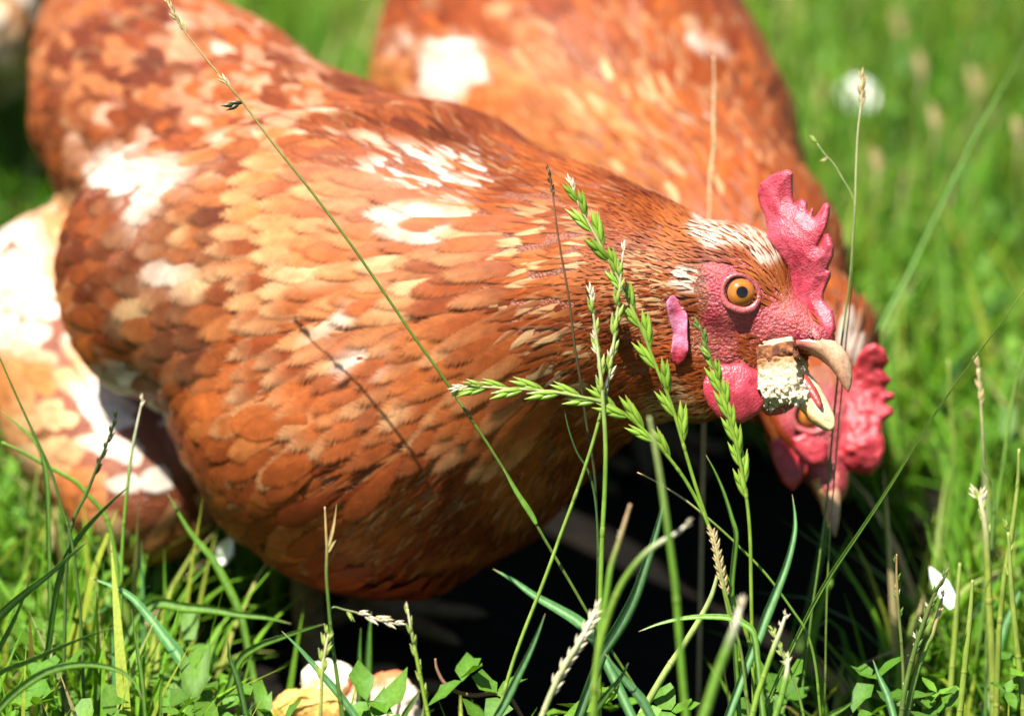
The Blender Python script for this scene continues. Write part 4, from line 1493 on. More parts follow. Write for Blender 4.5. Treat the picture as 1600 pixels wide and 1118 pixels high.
def spikelet_mesh(kind, body, tip, n=5, spread=0.24, rad=0.085, flen=0.55, tips=0.25):
    so = Soup()
    for i in range(n):
        z0 = i / n * 0.52
        sg = 1 if i % 2 else -1
        ang = sg * spread * (1 - 0.5 * i / n)
        ln = flen * (1 - 0.05 * i)
        v = FV * [rad, rad, ln]
        ca, sa = math.cos(ang), math.sin(ang)
        v = np.stack([v[:, 0] * ca + v[:, 2] * sa, v[:, 1] + 0.015 * (i % 3 - 1), -v[:, 0] * sa + v[:, 2] * ca + z0], -1)
        v[:, 0] += sg * 0.02
        c = lerp(np.tile(np.array(body) * (0.72 + 0.2 * (i % 3)), (len(v), 1)), np.array(tip), ss(1 - tips, 1.0, FS))
        so.add(v, FF, c)
    return so.mesh(kind)


SPK = {
    'green': spikelet_mesh('spikelet', (0.19, 0.31, 0.028), (0.42, 0.27, 0.09), n=6, spread=0.15, rad=0.066, flen=0.62, tips=0.16),
    'pale': spikelet_mesh('spikelet', (0.27, 0.36, 0.06), (0.66, 0.56, 0.36), n=4, rad=0.085, spread=0.17),
    'white': spikelet_mesh('spikelet', (0.62, 0.54, 0.36), (0.80, 0.74, 0.62), n=3, rad=0.07),
    'dark': spikelet_mesh('spikelet', (0.03, 0.045, 0.012), (0.08, 0.05, 0.02), n=3),
    'straw': spikelet_mesh('spikelet', (0.48, 0.36, 0.16), (0.66, 0.55, 0.34), n=3, rad=0.075),
    'dusk': spikelet_mesh('spikelet', (0.10, 0.17, 0.03), (0.20, 0.12, 0.05), n=3),
}
for _m in SPK.values():
    _m.materials.append(M_GRASS)


def to_ground(w):
    p = w[-1]; d = nrm(w[-1] - w[-3])
    if p[2] > 0.004:
        z = p[2]
        k = min(z / max(-d[2], 0.25), 0.16)
        h = d * k
        h[2] = -z
        h[:2] = np.clip(h[:2], -0.04, 0.04)
        ext = [p + np.array([h[0] * t, h[1] * t, -z * t]) for t in np.linspace(0.15, 1, 6)]
        w = np.vstack([w, ext])
    return w


def stalk(label, pts, d, r, col=(0.13, 0.26, 0.025), tip=None, spikes=None, group='single grass stalks round the hens', cat='grass stalk', name='grass_stalk', n=40, leaves=(), ground=True):
    """pts: picture points from the tip down, d: distance(s); r: half width in picture pixels.
    spikes: (kind, from, to, count, length px, angle, single_sided)"""
    pts = np.asarray(pts, float)
    d = np.broadcast_to(np.asarray(d, float), (len(pts),))
    ln = smooth_line(np.column_stack([pts, d]), n)
    w = P(ln[:, 0], ln[:, 1], ln[:, 2])
    wob = np.stack([vnoise(w, 60, 5), vnoise(w, 60, 6), vnoise(w, 60, 7)], -1) * 0.0003
    w = w + wob
    if ground:
        w = to_ground(w)
    m = len(w)
    rad = np.interp(np.linspace(0, 1, m), [0, 0.3, 1], [0.45, 0.85, 1.0]) * r * PXS * float(d.mean())
    v, f = tube(w, rad, 7)
    t = np.repeat(np.linspace(0, 1, m), 7)
    c = np.tile(np.asarray(col, float), (len(v), 1))
    if tip is not None:
        c = lerp(np.tile(np.asarray(tip, float), (len(v), 1)), np.asarray(col, float), ss(0.05, 0.45, t))
    c = c * (0.9 + 0.2 * vnoise(v, 150, 3))[:, None]
    root = thing(name, label, cat, (w[-1][0], w[-1][1], 0.0), group)
    st = Soup().add(v, f, c)
    # nodes on the stem
    for kf in (0.55, 0.82):
        k = int(m * kf)
        if k < m - 2:
            vv, ff = tube(w[k - 1:k + 2], np.array([0.8, 1.15, 0.8]) * rad[k], 7)
            st.add(vv, ff, np.asarray(col) * [0.9, 0.8, 0.9])
    link('stem', st.mesh('stem'), M_GRASS, root)
    tt, _s, _u = frames(w)
    if spikes:
        for kind, a, b, cnt, lp, ang, oneside in spikes:
            for i in range(cnt):
                u = a + (b - a) * i / max(cnt - 1, 1)
                k = min(int(u * (n - 1)), n - 2)
                p = w[k] + (w[k + 1] - w[k]) * (u * (n - 1) - k)
                up = -tt[k]
                view = nrm(CAM - p)
                sd = nrm(np.cross(up, view))
                sg = oneside if oneside else (1 if i % 2 else -1)
                an = ang * (0.85 + 0.3 * rng.random())
                z = nrm(up * math.cos(an) + sd * sg * math.sin(an) + view * 0.12 * rng.normal())
                y = nrm(view - z * (view @ z)); xx = np.cross(y, z)
                sc = lp * PXS * float(d.mean()) * (0.88 + 0.24 * rng.random()) * (0.8 if i < 2 else 1)
                o = link('spikelet', SPK[kind], None, root)
                o.matrix_basis = Matrix([[xx[q] * sc, y[q] * sc, z[q] * sc, p[q]] for q in range(3)] + [[0, 0, 0, 1]])
    for lp_, ld, lw, lc in leaves:
        blade_mesh('leaf', lp_, ld, lw, lc, root)
    return root


def blade_mesh(name, pts, d, wpx, col, parent=None, roll=0.0, base_taper=True, ground=False, stripe=0.0):
    pts = np.asarray(pts, float)
    d = np.broadcast_to(np.asarray(d, float), (len(pts),))
    n = 26
    ln = smooth_line(np.column_stack([pts, d]), n)
    w = P(ln[:, 0], ln[:, 1], ln[:, 2])
    if ground:
        w = to_ground(w)
    m = len(w)
    t = nrm(np.gradient(w, axis=0))
    view = nrm(CAM - w)
    sd = nrm(np.cross(t, view)); nn = np.cross(sd, t)
    nn = nn * np.sign((nn * view).sum(-1, keepdims=True))
    sd2 = sd * math.cos(roll) + nn * math.sin(roll); nn2 = -sd * math.sin(roll) + nn * math.cos(roll)
    u = np.linspace(0, 1, m)
    hw = wpx * 0.5 * PXS * float(d.mean()) * np.clip(np.minimum((u / 0.55) ** 0.75, 1), 0.03, 1) * np.interp(u, [0, 0.55, 0.85, 1], [1, 1, 0.85, 0.55 if base_taper else 0.85])
    k = np.array([-1, -0.5, 0, 0.5, 1])
    v = w[:, None] + sd2[:, None] * (k[None, :, None] * hw[:, None, None]) + nn2[:, None] * ((np.abs(k) * 0.35 - 0.1)[None, :, None] * hw[:, None, None])
    th = 0.00012
    vb = v - nn2[:, None] * th
    c = np.tile(np.asarray(col, float), (m, 5, 1)) * (0.88 + 0.24 * rng.random((1, 5, 1)))
    c[:, 2] = c[:, 2] * 0.75 + np.array([0.30, 0.42, 0.22]) * (0.25 + stripe)
    c = c * (0.92 + 0.16 * rng.random((m, 1, 1)))
    tipf = ss(0.06, 0.0, u)[:, None, None]
    c = c * (1 - tipf) + np.array([0.45, 0.36, 0.16]) * tipf
    V = np.concatenate([v.reshape(-1, 3), vb.reshape(-1, 3)])
    C_ = np.concatenate([c.reshape(-1, 3), c.reshape(-1, 3)])
    f = []
    o = m * 5
    for i in range(m - 1):
        for j in range(4):
            f.append([i * 5 + j, i * 5 + j + 1, (i + 1) * 5 + j + 1, (i + 1) * 5 + j])
            f.append([o + i * 5 + j, o + (i + 1) * 5 + j, o + (i + 1) * 5 + j + 1, o + i * 5 + j + 1])
        for j in (0, 4):
            f.append([i * 5 + j, (i + 1) * 5 + j, o + (i + 1) * 5 + j, o + i * 5 + j])
    me = make_mesh(name, V, f, C_)
    return link(name, me, M_GRASS, parent)


def blade(label, pts, d, wpx, col=G_BRI, roll=0.0, ground=True, group='single grass blades in front of the hens', stripe=0.0):
    o = blade_mesh('grass_shoot', pts, d, wpx, col, None, roll, ground=ground, stripe=stripe)
    return tag(o, label, 'grass blade', group)
RYE = 'green ryegrass ears before the front hen'
# --- in the plane of focus
stalk('long thin stalk slanting across the front hen from the top edge, dry wispy tip', [(262, 2), (290, 50), (345, 120), (378, 158), (425, 222), (488, 300), (560, 398), (640, 515), (700, 600), (790, 735), (850, 840), (915, 950), (985, 1060), (1020, 1118)],
      0.985, 2.6, (0.10, 0.17, 0.022), (0.42, 0.30, 0.12), [('straw', 0.01, 0.08, 4, 34, 0.12, 0), ('white', 0.185, 0.185, 1, 40, 0.10, 1), ('straw', 0.175, 0.175, 1, 36, 0.2, -1), ('dark', 0.235, 0.235, 1, 50, 1.25, -1)],
      leaves=[([(786, 732), (805, 765), (828, 800), (838, 818)], 0.984, 9, G_BRI)])
stalk('tallest green ryegrass ear, leaning from the hen neck down past the wattle', [(893, 292), (905, 322), (925, 358), (945, 395), (965, 432), (985, 475), (1005, 520), (1025, 572), (1048, 630), (1066, 690), (1084, 750), (1110, 830), (1122, 880), (1140, 960), (1158, 1040), (1172, 1118)],
      0.985, 3.2, (0.19, 0.31, 0.03), (0.5, 0.42, 0.22), [('white', 0.0, 0.02, 2, 32, 0.12, 0), ('green', 0.06, 0.60, 14, 66, 0.27, 0)], RYE, name='ryegrass_stalk', n=60)
stalk('ryegrass ear bent over sideways, lying level across the breast of the front hen', [(722, 605), (750, 604), (800, 607), (850, 610), (900, 618), (950, 632), (990, 658), (1025, 692), (1062, 738), (1090, 785), (1108, 825), (1135, 900), (1170, 1000), (1195, 1118)],
      0.980, 3.2, (0.16, 0.29, 0.025), (0.5, 0.42, 0.22), [('white', 0.0, 0.02, 2, 34, 0.16, 0), ('pale', 0.05, 0.09, 2, 52, 0.28, 0), ('green', 0.10, 0.58, 12, 66, 0.27, 0)], RYE, name='ryegrass_stalk', n=60)
stalk('ryegrass ear rising in front of the round red wattle', [(1093, 508), (1106, 545), (1120, 585), (1132, 625), (1142, 662), (1152, 700), (1160, 740), (1168, 790), (1172, 840), (1174, 920), (1176, 1010), (1178, 1118)],
      0.983, 3.2, (0.19, 0.31, 0.03), (0.12, 0.12, 0.03), [('dusk', 0.03, 0.12, 3, 40, 0.2, 0), ('pale', 0.13, 0.13, 1, 44, 0.4, -1), ('green', 0.17, 0.62, 11, 60, 0.20, 0)], RYE, name='ryegrass_stalk', n=60)
stalk('upright stalk with a slim pale ear just left of the hen throat', [(924, 465), (931, 520), (938, 580), (943, 640), (946, 700), (945, 770), (941, 850), (938, 950), (936, 1040), (935, 1118)],
      0.978, 4.2, (0.17, 0.30, 0.03), (0.45, 0.45, 0.22), [('white', 0.0, 0.02, 2, 40, 0.08, 0), ('white', 0.14, 0.18, 2, 34, 0.35, -1), ('pale', 0.06, 0.30, 5, 46, 0.12, 0)])
stalk('slender stalk with a white needle tip, leaning left down to the bottom edge', [(973, 392), (970, 430), (966, 480), (960, 530), (951, 590), (940, 640), (925, 695), (900, 770), (870, 850), (835, 945), (800, 1040), (776, 1118)],
      0.981, 3.2, (0.20, 0.31, 0.045), (0.55, 0.50, 0.30), [('white', 0.0, 0.0, 1, 34, 0.05, 0), ('pale', 0.10, 0.36, 7, 46, 0.14, 0), ('white', 0.33, 0.42, 3, 40, 0.2, 0)])
stalk('dark purplish stalk standing straight before the front hen neck', [(855, 262), (862, 300), (873, 370), (886, 450), (896, 520), (908, 600), (916, 660), (924, 710), (930, 760), (934, 860), (932, 980), (930, 1118)],
      0.990, 2.4, (0.035, 0.040, 0.012), (0.20, 0.09, 0.04), [('dark', 0.02, 0.10, 4, 22, 0.1, 0)])
stalk('short dark stalk under the level ryegrass ear', [(882, 640), (890, 675), (902, 708), (918, 735), (930, 780), (935, 850), (937, 940), (938, 1020), (938, 1118)], 0.984, 2.2, (0.045, 0.095, 0.02))
blade('long bright blade rising to the right edge from the black shadow', [(1604, 446), (1560, 510), (1500, 590), (1445, 670), (1390, 760), (1340, 835), (1290, 910), (1250, 985), (1215, 1060), (1190, 1118)], 1.0, 7.5, np.array([0.16, 0.28, 0.03]), 0.6)
stalk('fine upright stalk with a pale straw tip right of the comb', [(1347, 120), (1345, 160), (1341, 205), (1338, 260), (1336, 315), (1331, 400), (1322, 480), (1312, 560), (1300, 690), (1292, 780), (1280, 880), (1268, 960), (1255, 1060), (1250, 1118)],
      1.035, 1.9, (0.11, 0.20, 0.03), (0.62, 0.55, 0.32), [('straw', 0.02, 0.09, 4, 36, 0.10, 0)], name='grass_stalk')
stalk('hair thin branch with two tiny seeds right of the comb tip', [(1276, 223), (1288, 240), (1302, 255), (1316, 278), (1330, 302), (1335, 330), (1331, 430), (1320, 560), (1306, 720), (1296, 860), (1290, 1000), (1288, 1118)],
      1.037, 1.3, (0.16, 0.24, 0.04), (0.5, 0.5, 0.25), [('pale', 0.0, 0.0, 1, 26, 0.1, 0), ('straw', 0.13, 0.13, 1, 22, 1.3, -1)])
# --- stalks low in front
stalk('stub of a forked dry stem with two blunt prongs before the breast', [(508, 790), (510, 825), (512, 860), (511, 900), (514, 950), (519, 1000), (527, 1050), (536, 1118)], 0.965, 3.2, (0.08, 0.15, 0.02), (0.42, 0.28, 0.10),
      leaves=[([(526, 786), (522, 815), (517, 838), (512, 858)], 0.965, 6.0, np.array([0.42, 0.28, 0.10])), ([(525, 843), (519, 850), (513, 862)], 0.964, 6.0, np.array([0.38, 0.28, 0.10]))])
stalk('nodding sprig of pinkish seeds over the black shadow', [(617, 972), (590, 966), (562, 957), (540, 952), (520, 948), (515, 965), (518, 1000), (526, 1060), (533, 1118)], 0.966, 2.0, (0.09, 0.16, 0.03), (0.5, 0.40, 0.25),
      [('white', 0.02, 0.28, 5, 34, 0.2, 0), ('pale', 0.36, 0.36, 1, 30, 0.9, 1), ('straw', 0.10, 0.16, 2, 34, 0.35, -1)])
stalk('plump green and cream ear at the bottom edge beside the bread scraps', [(513, 990), (509, 1012), (505, 1040), (503, 1070), (502, 1095), (501, 1118)], 0.962, 3.4, (0.30, 0.34, 0.08), (0.6, 0.5, 0.3), [('pale', 0.03, 0.55, 7, 30, 0.38, 0), ('white', 0.6, 0.9, 3, 22, 0.12, 0)])
stalk('slim yellow green ear standing alone right of the bread scraps', [(637, 950), (642, 980), (648, 1010), (655, 1045), (662, 1080), (670, 1118)], 0.964, 3.4, (0.20, 0.30, 0.03), (0.6, 0.55, 0.35), [('white', 0.0, 0.0, 1, 18, 0.1, 0), ('pale', 0.08, 0.85, 8, 30, 0.16, 0)])
stalk('blurred thick stem close to the lens below the wattle', [(1014, 650), (1022, 690), (1034, 760), (1045, 830), (1054, 900), (1060, 980), (1066, 1060), (1072, 1118)], 0.885, 6.0, (0.12, 0.25, 0.02), (0.30, 0.36, 0.12))
stalk('blurred stem tipped with a dew drop left of the leaning striped blade', [(984, 786), (975, 815), (965, 850), (955, 885), (948, 930), (938, 990), (932, 1050), (930, 1118)], 0.905, 5.0, (0.13, 0.26, 0.025), (0.45, 0.30, 0.16), [('white', 0.24, 0.27, 2, 22, 0.3, -1)])
stalk('blurred pale tipped stem crossing the striped blade', [(1072, 820), (1058, 832), (1040, 842), (1012, 862), (985, 892), (965, 925), (950, 965), (935, 1020), (925, 1118)], 0.895, 5.5, (0.17, 0.29, 0.03), (0.62, 0.56, 0.42), [('white', 0.0, 0.03, 2, 24, 0.2, 0)])
blade('broad striped blade with white specks leaning over the shadow', [(1037, 755), (1035, 790), (1024, 835), (1010, 880), (992, 930), (972, 970), (953, 1000), (941, 1018)], 0.972, 22, G_BLU * 1.1, 0.5, stripe=0.5)
blade('slim curved blade below the wattle pointing up left', [(1103, 710), (1118, 738), (1132, 772), (1143, 808), (1150, 835), (1147, 870), (1143, 920), (1146, 980)], 0.978, 11, G_BRI, 0.7)
stalk('wiry stem with a brown tip running down right below the hen head', [(995, 738), (1020, 750), (1050, 768), (1080, 788), (1120, 820), (1160, 858), (1200, 900), (1240, 955), (1262, 990), (1275, 1040), (1282, 1118)], 0.990, 2.4, (0.13, 0.24, 0.025), (0.40, 0.30, 0.15))
blade('pale blue green blade standing up before the black shadow', [(1238, 772), (1242, 805), (1241, 835), (1230, 880), (1215, 920), (1198, 962), (1184, 1000), (1178, 1010)], 0.976, 16, G_BLU * 1.5, 0.3, stripe=0.7)
blade('blade arching level to the left across the shadow', [(998, 986), (1030, 974), (1065, 966), (1100, 963), (1140, 965), (1165, 976), (1178, 992), (1184, 1040)], 0.974, 12, G_BRI * 1.1, 0.4, stripe=0.3)
stalk('fat fluffy cream seed head leaning left at the bottom edge', [(930, 958), (915, 985), (898, 1015), (880, 1045), (864, 1078), (848, 1118)], 0.945, 5.0, (0.40, 0.42, 0.2), (0.7, 0.66, 0.5), [('white', 0.0, 0.85, 14, 40, 0.22, 0)])
blade('short fresh blade left of the fluffy seed head', [(852, 958), (840, 990), (826, 1022), (806, 1062), (790, 1095), (776, 1118)], 0.962, 15, G_BLU * 1.4, 0.4, stripe=0.4)
stalk('out of focus bud pale as cream at the bottom right of centre', [(1156, 950), (1150, 975), (1140, 1005), (1126, 1040), (1112, 1080), (1100, 1118)], 0.865, 8.5, (0.14, 0.27, 0.03), (0.70, 0.62, 0.50), [('white', 0.0, 0.03, 2, 34, 0.1, 0)])
stalk('stubby stem with white flecks at its cut tip near the bottom', [(1226, 962), (1219, 985), (1208, 1015), (1196, 1050), (1184, 1085), (1176, 1118)], 0.962, 5.0, (0.20, 0.32, 0.04), (0.6, 0.55, 0.38), [('white', 0.0, 0.05, 2, 20, 0.4, 0), ('white', 0.15, 0.15, 1, 18, 0.8, -1)])
stalk('leaning stem with flaky joints beside the bottom right shadow', [(1232, 1030), (1229, 1055), (1222, 1085), (1212, 1118)], 0.955, 5.5, (0.16, 0.30, 0.04), (0.62, 0.52, 0.36), [('white', 0.0, 0.2, 3, 22, 0.3, 0)])
stalk('ragged cream panicle clinging to a dark stem below the wattle', [(1112, 832), (1118, 855), (1124, 885), (1132, 915), (1140, 945), (1148, 975), (1160, 1030), (1170, 1118)], 0.974, 2.6, (0.14, 0.22, 0.04), (0.58, 0.46, 0.25), [('straw', 0.0, 0.5, 16, 24, 0.35, 0)])
stalk('small panicle low by the arching blade', [(1208, 985), (1215, 1005), (1226, 1030), (1238, 1055), (1248, 1085), (1256, 1118)], 0.970, 2.4, (0.15, 0.25, 0.04), (0.5, 0.46, 0.25), [('pale', 0.0, 0.5, 9, 20, 0.35, 0)])
blade('broad blurred pale blade lying in the shadow beside the breast', [(770, 888), (800, 905), (835, 930), (870, 950), (905, 972), (930, 1000), (950, 1040)], 1.035, 18, G_BLU * 1.4, 0.2, stripe=0.5)
stalk('pale straight stem rising steeply out of the herbs under the hen head', [(1122, 895), (1112, 930), (1095, 965), (1070, 1005), (1045, 1042), (1022, 1080), (1000, 1118)], 1.0, 6.0, (0.30, 0.38, 0.10), (0.36, 0.42, 0.16))
stalk('brown dead tendril curling out of the shadow', [(680, 1028), (683, 1045), (694, 1066), (712, 1080), (740, 1086), (775, 1082), (800, 1092)], 1.02, 3.6, (0.24, 0.12, 0.06), (0.26, 0.14, 0.08), cat='dead stem', name='dead_stem', group='dry dead stems')
# --- bottom right
STA = 'stalks at the lower right'
stalk('dark flowering ear hung with white stamens at the lower right', [(1473, 905), (1462, 925), (1450, 955), (1440, 985), (1430, 1015), (1420, 1050), (1412, 1085), (1408, 1118)], 0.985, 4.5, (0.10, 0.16, 0.03), (0.12, 0.10, 0.03),
      [('dusk', 0.02, 0.6, 8, 32, 0.14, 0), ('white', 0.15, 0.5, 4, 17, 0.9, -1), ('white', 0.08, 0.08, 1, 22, 0.5, -1), ('white', 0.55, 0.8, 2, 13, 0.9, -1)], STA)
stalk('green stem with a curled straw husk beside the stamened ear', [(1472, 935), (1466, 960), (1458, 990), (1448, 1010), (1436, 1040), (1424, 1080), (1416, 1118)], 0.988, 5.0, (0.17, 0.29, 0.04), (0.55, 0.38, 0.18), [('straw', 0.0, 0.2, 2, 30, 0.15, 0)], STA)
stalk('brownish knotted stem before the shadow edge at lower right', [(1401, 865), (1401, 890), (1402, 930), (1404, 965), (1408, 1010), (1411, 1060), (1412, 1118)], 1.01, 2.8, (0.13, 0.16, 0.04), (0.40, 0.25, 0.10), [('straw', 0.30, 0.34, 2, 20, 0.3, 0), ('dusk', 0.12, 0.5, 4, 22, 0.3, 0)], STA)
blade('white edged blade leaning left out of the right hand shadow', [(1364, 1030), (1374, 1058), (1386, 1085), (1396, 1118)], 0.975, 13, G_BLU * 1.3, 0.2, stripe=0.6)
blade('short blade crossing the lower edge near the right hand shadow', [(1336, 1094), (1318, 1106), (1300, 1116), (1285, 1130)], 0.97, 11, G_BRI, 0.3)
stalk('wavy thin stalk with a straw tip standing in the right hand grass', [(1527, 575), (1530, 610), (1533, 650), (1535, 690), (1538, 730), (1550, 752), (1553, 780), (1551, 830), (1546, 900), (1542, 980), (1540, 1118)], 1.055, 3.0, (0.10, 0.19, 0.03), (0.55, 0.46, 0.24), [('straw', 0.0, 0.16, 4, 34, 0.08, 0)], STA)
stalk('yellow green stem topped by a ragged cream knot at the right', [(1530, 775), (1535, 800), (1540, 830), (1543, 880), (1546, 950), (1550, 1030), (1552, 1118)], 1.04, 6.5, (0.24, 0.30, 0.045), (0.62, 0.58, 0.34), [('white', 0.0, 0.10, 4, 34, 0.5, 0), ('pale', 0.10, 0.4, 4, 40, 0.15, 0)], STA)
stalk('thick pale stem right of the ragged cream knot', [(1592, 700), (1590, 760), (1582, 830), (1570, 900), (1562, 980), (1558, 1060), (1556, 1118)], 1.03, 5.0, (0.22, 0.29, 0.04), (0.25, 0.30, 0.06), None, STA)
stalk('blurred upright stem behind the lone bright blade', [(1482, 560), (1486, 640), (1490, 700), (1484, 780), (1474, 860), (1468, 940), (1464, 1020), (1462, 1118)], 1.16, 5.5, (0.13, 0.25, 0.025), (0.2, 0.27, 0.04), None, STA)
stalk('tall stem leaning in from the right edge', [(1604, 540), (1590, 590), (1578, 650), (1568, 720), (1556, 800), (1545, 880), (1530, 1000), (1520, 1118)], 1.09, 3.8, (0.12, 0.23, 0.03), (0.15, 0.25, 0.04), None, STA)
for i, (x0, y0, x1, dd, lab) in enumerate(((1575, 830, 1600, 1.02, 'yellowish stem hugging the right edge near the bottom'), (1520, 905, 1500, 1.0, 'leaning yellowish stem under the white petal'), (1500, 880, 1482, 1.05, 'green stem right of the stamened ear'))):
    stalk(lab, [(x0, y0), (x0 + (x1 - x0) * 0.3, y0 + (1118 - y0) * 0.35), (x0 + (x1 - x0) * 0.7, y0 + (1118 - y0) * 0.7), (x1, 1118)], dd, 5.5, (0.22, 0.30, 0.04), (0.26, 0.33, 0.07), [('pale', 0.0, 0.25, 3, 34, 0.2, 0)] if i == 0 else None, STA)
blade('pale blade leaning from the right edge toward the cream knot', [(1606, 895), (1588, 935), (1570, 975), (1556, 1020), (1548, 1060), (1542, 1118)], 1.08, 20, G_BLU * 1.6, 0.2, stripe=0.4)
blade('long soft green blade crossing the green blur at upper right', [(1606, 62), (1575, 120), (1535, 190), (1500, 258), (1460, 340), (1420, 425), (1385, 490), (1355, 560), (1335, 640)], 1.21, 12, G_BRI * 1.1, 0.2, stripe=0.4)
# --- left side
LEF = 'stalks before the rear of the front hen'
stalk('thin dark stalk leaning right from the left edge over the pale fluff', [(-4, 552), (15, 595), (40, 650), (60, 695), (80, 740), (95, 790), (108, 830), (120, 900), (128, 1000), (132, 1118)], 1.02, 2.8, (0.07, 0.14, 0.02), (0.08, 0.15, 0.02), None, LEF)
stalk('dark knobbly ear before the pale fluff', [(179, 656), (170, 685), (158, 715), (146, 745), (133, 775), (120, 800), (110, 830), (104, 900), (100, 1000), (98, 1118)], 1.03, 3.2, (0.06, 0.12, 0.02), (0.04, 0.06, 0.015), [('dark', 0.0, 0.32, 8, 26, 0.14, 0)], LEF)
stalk('green stalk with a cream tuft on top before the white fluff', [(222, 628), (214, 665), (207, 700), (201, 745), (196, 790), (192, 850), (190, 930), (188, 1118)], 1.05, 3.2, (0.13, 0.26, 0.025), (0.58, 0.55, 0.36), [('white', 0.0, 0.03, 2, 22, 0.25, 0)], LEF)
blade('green blade leaning up from lower left past the dark ear', [(204, 757), (180, 778), (152, 805), (128, 832), (104, 868), (88, 920), (76, 1000)], 1.03, 12, G_MID * 1.2, 0.6)
stalk('bent stem with a bright joint lying across the fluff', [(2, 690), (35, 706), (75, 728), (118, 752), (140, 775), (165, 805), (178, 850), (186, 930), (190, 1118)], 1.06, 4.5, (0.15, 0.28, 0.03), (0.14, 0.26, 0.03), None, LEF)
blade('thin green blade from the left edge above the bent stem', [(0, 640), (30, 665), (55, 690), (68, 720), (74, 770), (76, 850)], 1.05, 9, G_BRI, 0.4)
blade('large blade fanning up to the right at the left edge', [(138, 844), (110, 868), (75, 898), (40, 925), (5, 955), (-40, 1005), (-70, 1060)], 0.965, 16, G_BRI, 0.5, stripe=0.3)
blade('dark blade crossing behind the large fanning blade', [(48, 900), (36, 935), (18, 975), (0, 1010), (-20, 1060)], 0.97, 9, G_MID, 0.5)
blade('slender level blade above the lower left corner', [(178, 980), (140, 992), (95, 1010), (45, 1032), (0, 1050), (-40, 1085)], 0.955, 9, G_BRI * 0.9, 0.5)
blade('arched blade looping over the lower left corner', [(222, 1092), (212, 1068), (192, 1050), (160, 1040), (120, 1038), (75, 1048), (35, 1072), (0, 1105), (-30, 1150)], 0.945, 14, G_BRI, 0.3, stripe=0.3)
blade('wide shiny blurred blade bending down through the lower left herbs', [(140, 902), (175, 915), (205, 932), (232, 962), (255, 992), (280, 1025), (300, 1060), (312, 1118)], 1.035, 20, G_BLU * 1.7, 0.1, stripe=0.5)
blade('needle thin upright blade in the lower left herbs', [(205, 950), (210, 985), (215, 1020), (221, 1060), (226, 1118)], 0.96, 8, G_BRI, 0.4)
blade('short needle blade at the bottom left edge', [(253, 1062), (251, 1085), (250, 1118)], 0.955, 6, G_BRI, 0.4)
blade('blurred flat blade pointing right beneath the breast', [(455, 974), (420, 965), (375, 960), (330, 952), (285, 948), (248, 942), (215, 960)], 1.06, 17, G_BRI * 1.2, 0.2, stripe=0.4)
blade('blurred blade slanting right up into the shadow', [(508, 974), (470, 985), (435, 997), (405, 1008), (375, 1030), (355, 1080)], 1.04, 13, G_BRI, 0.3)
blade('blurred vertical broad blade left of the lone ear', [(580, 955), (577, 990), (575, 1030), (572, 1070), (570, 1118)], 1.05, 16, G_MID * 1.2, 0.3)
blade('blurred narrow blade beside the broad vertical one', [(564, 980), (562, 1010), (561, 1050), (560, 1118)], 1.05, 9, G_MID, 0.3)
blade('bluish blade slanting down through the bread scraps', [(440, 985), (470, 1015), (500, 1050), (530, 1085), (560, 1125)], 1.0, 13, G_BLU * 1.3, 0.3)
blade('dark short blade poking from the lower herbs', [(355, 995), (360, 1030), (372, 1065), (384, 1118)], 0.965, 11, G_MID * 0.8, 0.4)
blade('long green blade leaning against the breast from lower left', [(262, 770), (278, 800), (300, 835), (328, 868), (350, 905), (375, 960), (390, 1030)], 1.07, 14, G_BRI, 0.3)
blade('pointed blade at the bottom centre edge', [(657, 1078), (645, 1095), (632, 1115), (622, 1140)], 0.955, 11, G_BRI, 0.4)
blade('dark leaning blade at bottom centre', [(982, 1035), (968, 1060), (945, 1088), (925, 1118)], 0.96, 12, G_MID, 0.4)
blade('green blade sweeping down right of the main stalk foot', [(945, 1020), (970, 1055), (1000, 1090), (1020, 1125)], 0.965, 17, G_BLU, 0.4)
# --- dry straw and seed heads further off
FAR = 'blurred seed heads in the grass beyond'
stalk('pale dry straw standing before the back of the rear hen', [(1115, 88), (1116, 140), (1114, 190), (1116, 230), (1110, 280), (1108, 330), (1104, 420), (1102, 560)], 1.13, 2.6, (0.66, 0.50, 0.26), (0.70, 0.55, 0.32), [('straw', 0.2, 0.7, 5, 26, 0.1, 0)], cat='dry straw', name='dry_straw', group='dry dead stems')
for (x0, y0, dd, lab) in ((1437, 95, 1.62, 'blurred buff seed head directly right of the white flower'), (1404, 30, 1.85, 'blurred buff seed head near the top edge'), (1458, 175, 1.5, 'cream seed head halfway down the long soft blade'), (1367, 245, 1.42, 'tall buff seed head under the white flower'),
                          (1520, 120, 1.7, 'pale seed head left of the long soft blade top'), (1285, 140, 1.75, 'faint buff seed head left of the white flower'), (1590, 200, 1.5, 'faint seed head at the right edge'), (1252, 18, 1.95, 'faint seed head by the top edge left of the others')):
    stalk(lab, [(x0, y0), (x0 + 3, y0 + 35), (x0 - 2, y0 + 80), (x0 + 2, y0 + 170), (x0 - 6, y0 + 320)], dd, 2.4, (0.16, 0.24, 0.04), (0.62, 0.50, 0.28), [('straw', 0.0, 0.22, 6, 30, 0.2, 0)], FAR, n=30)


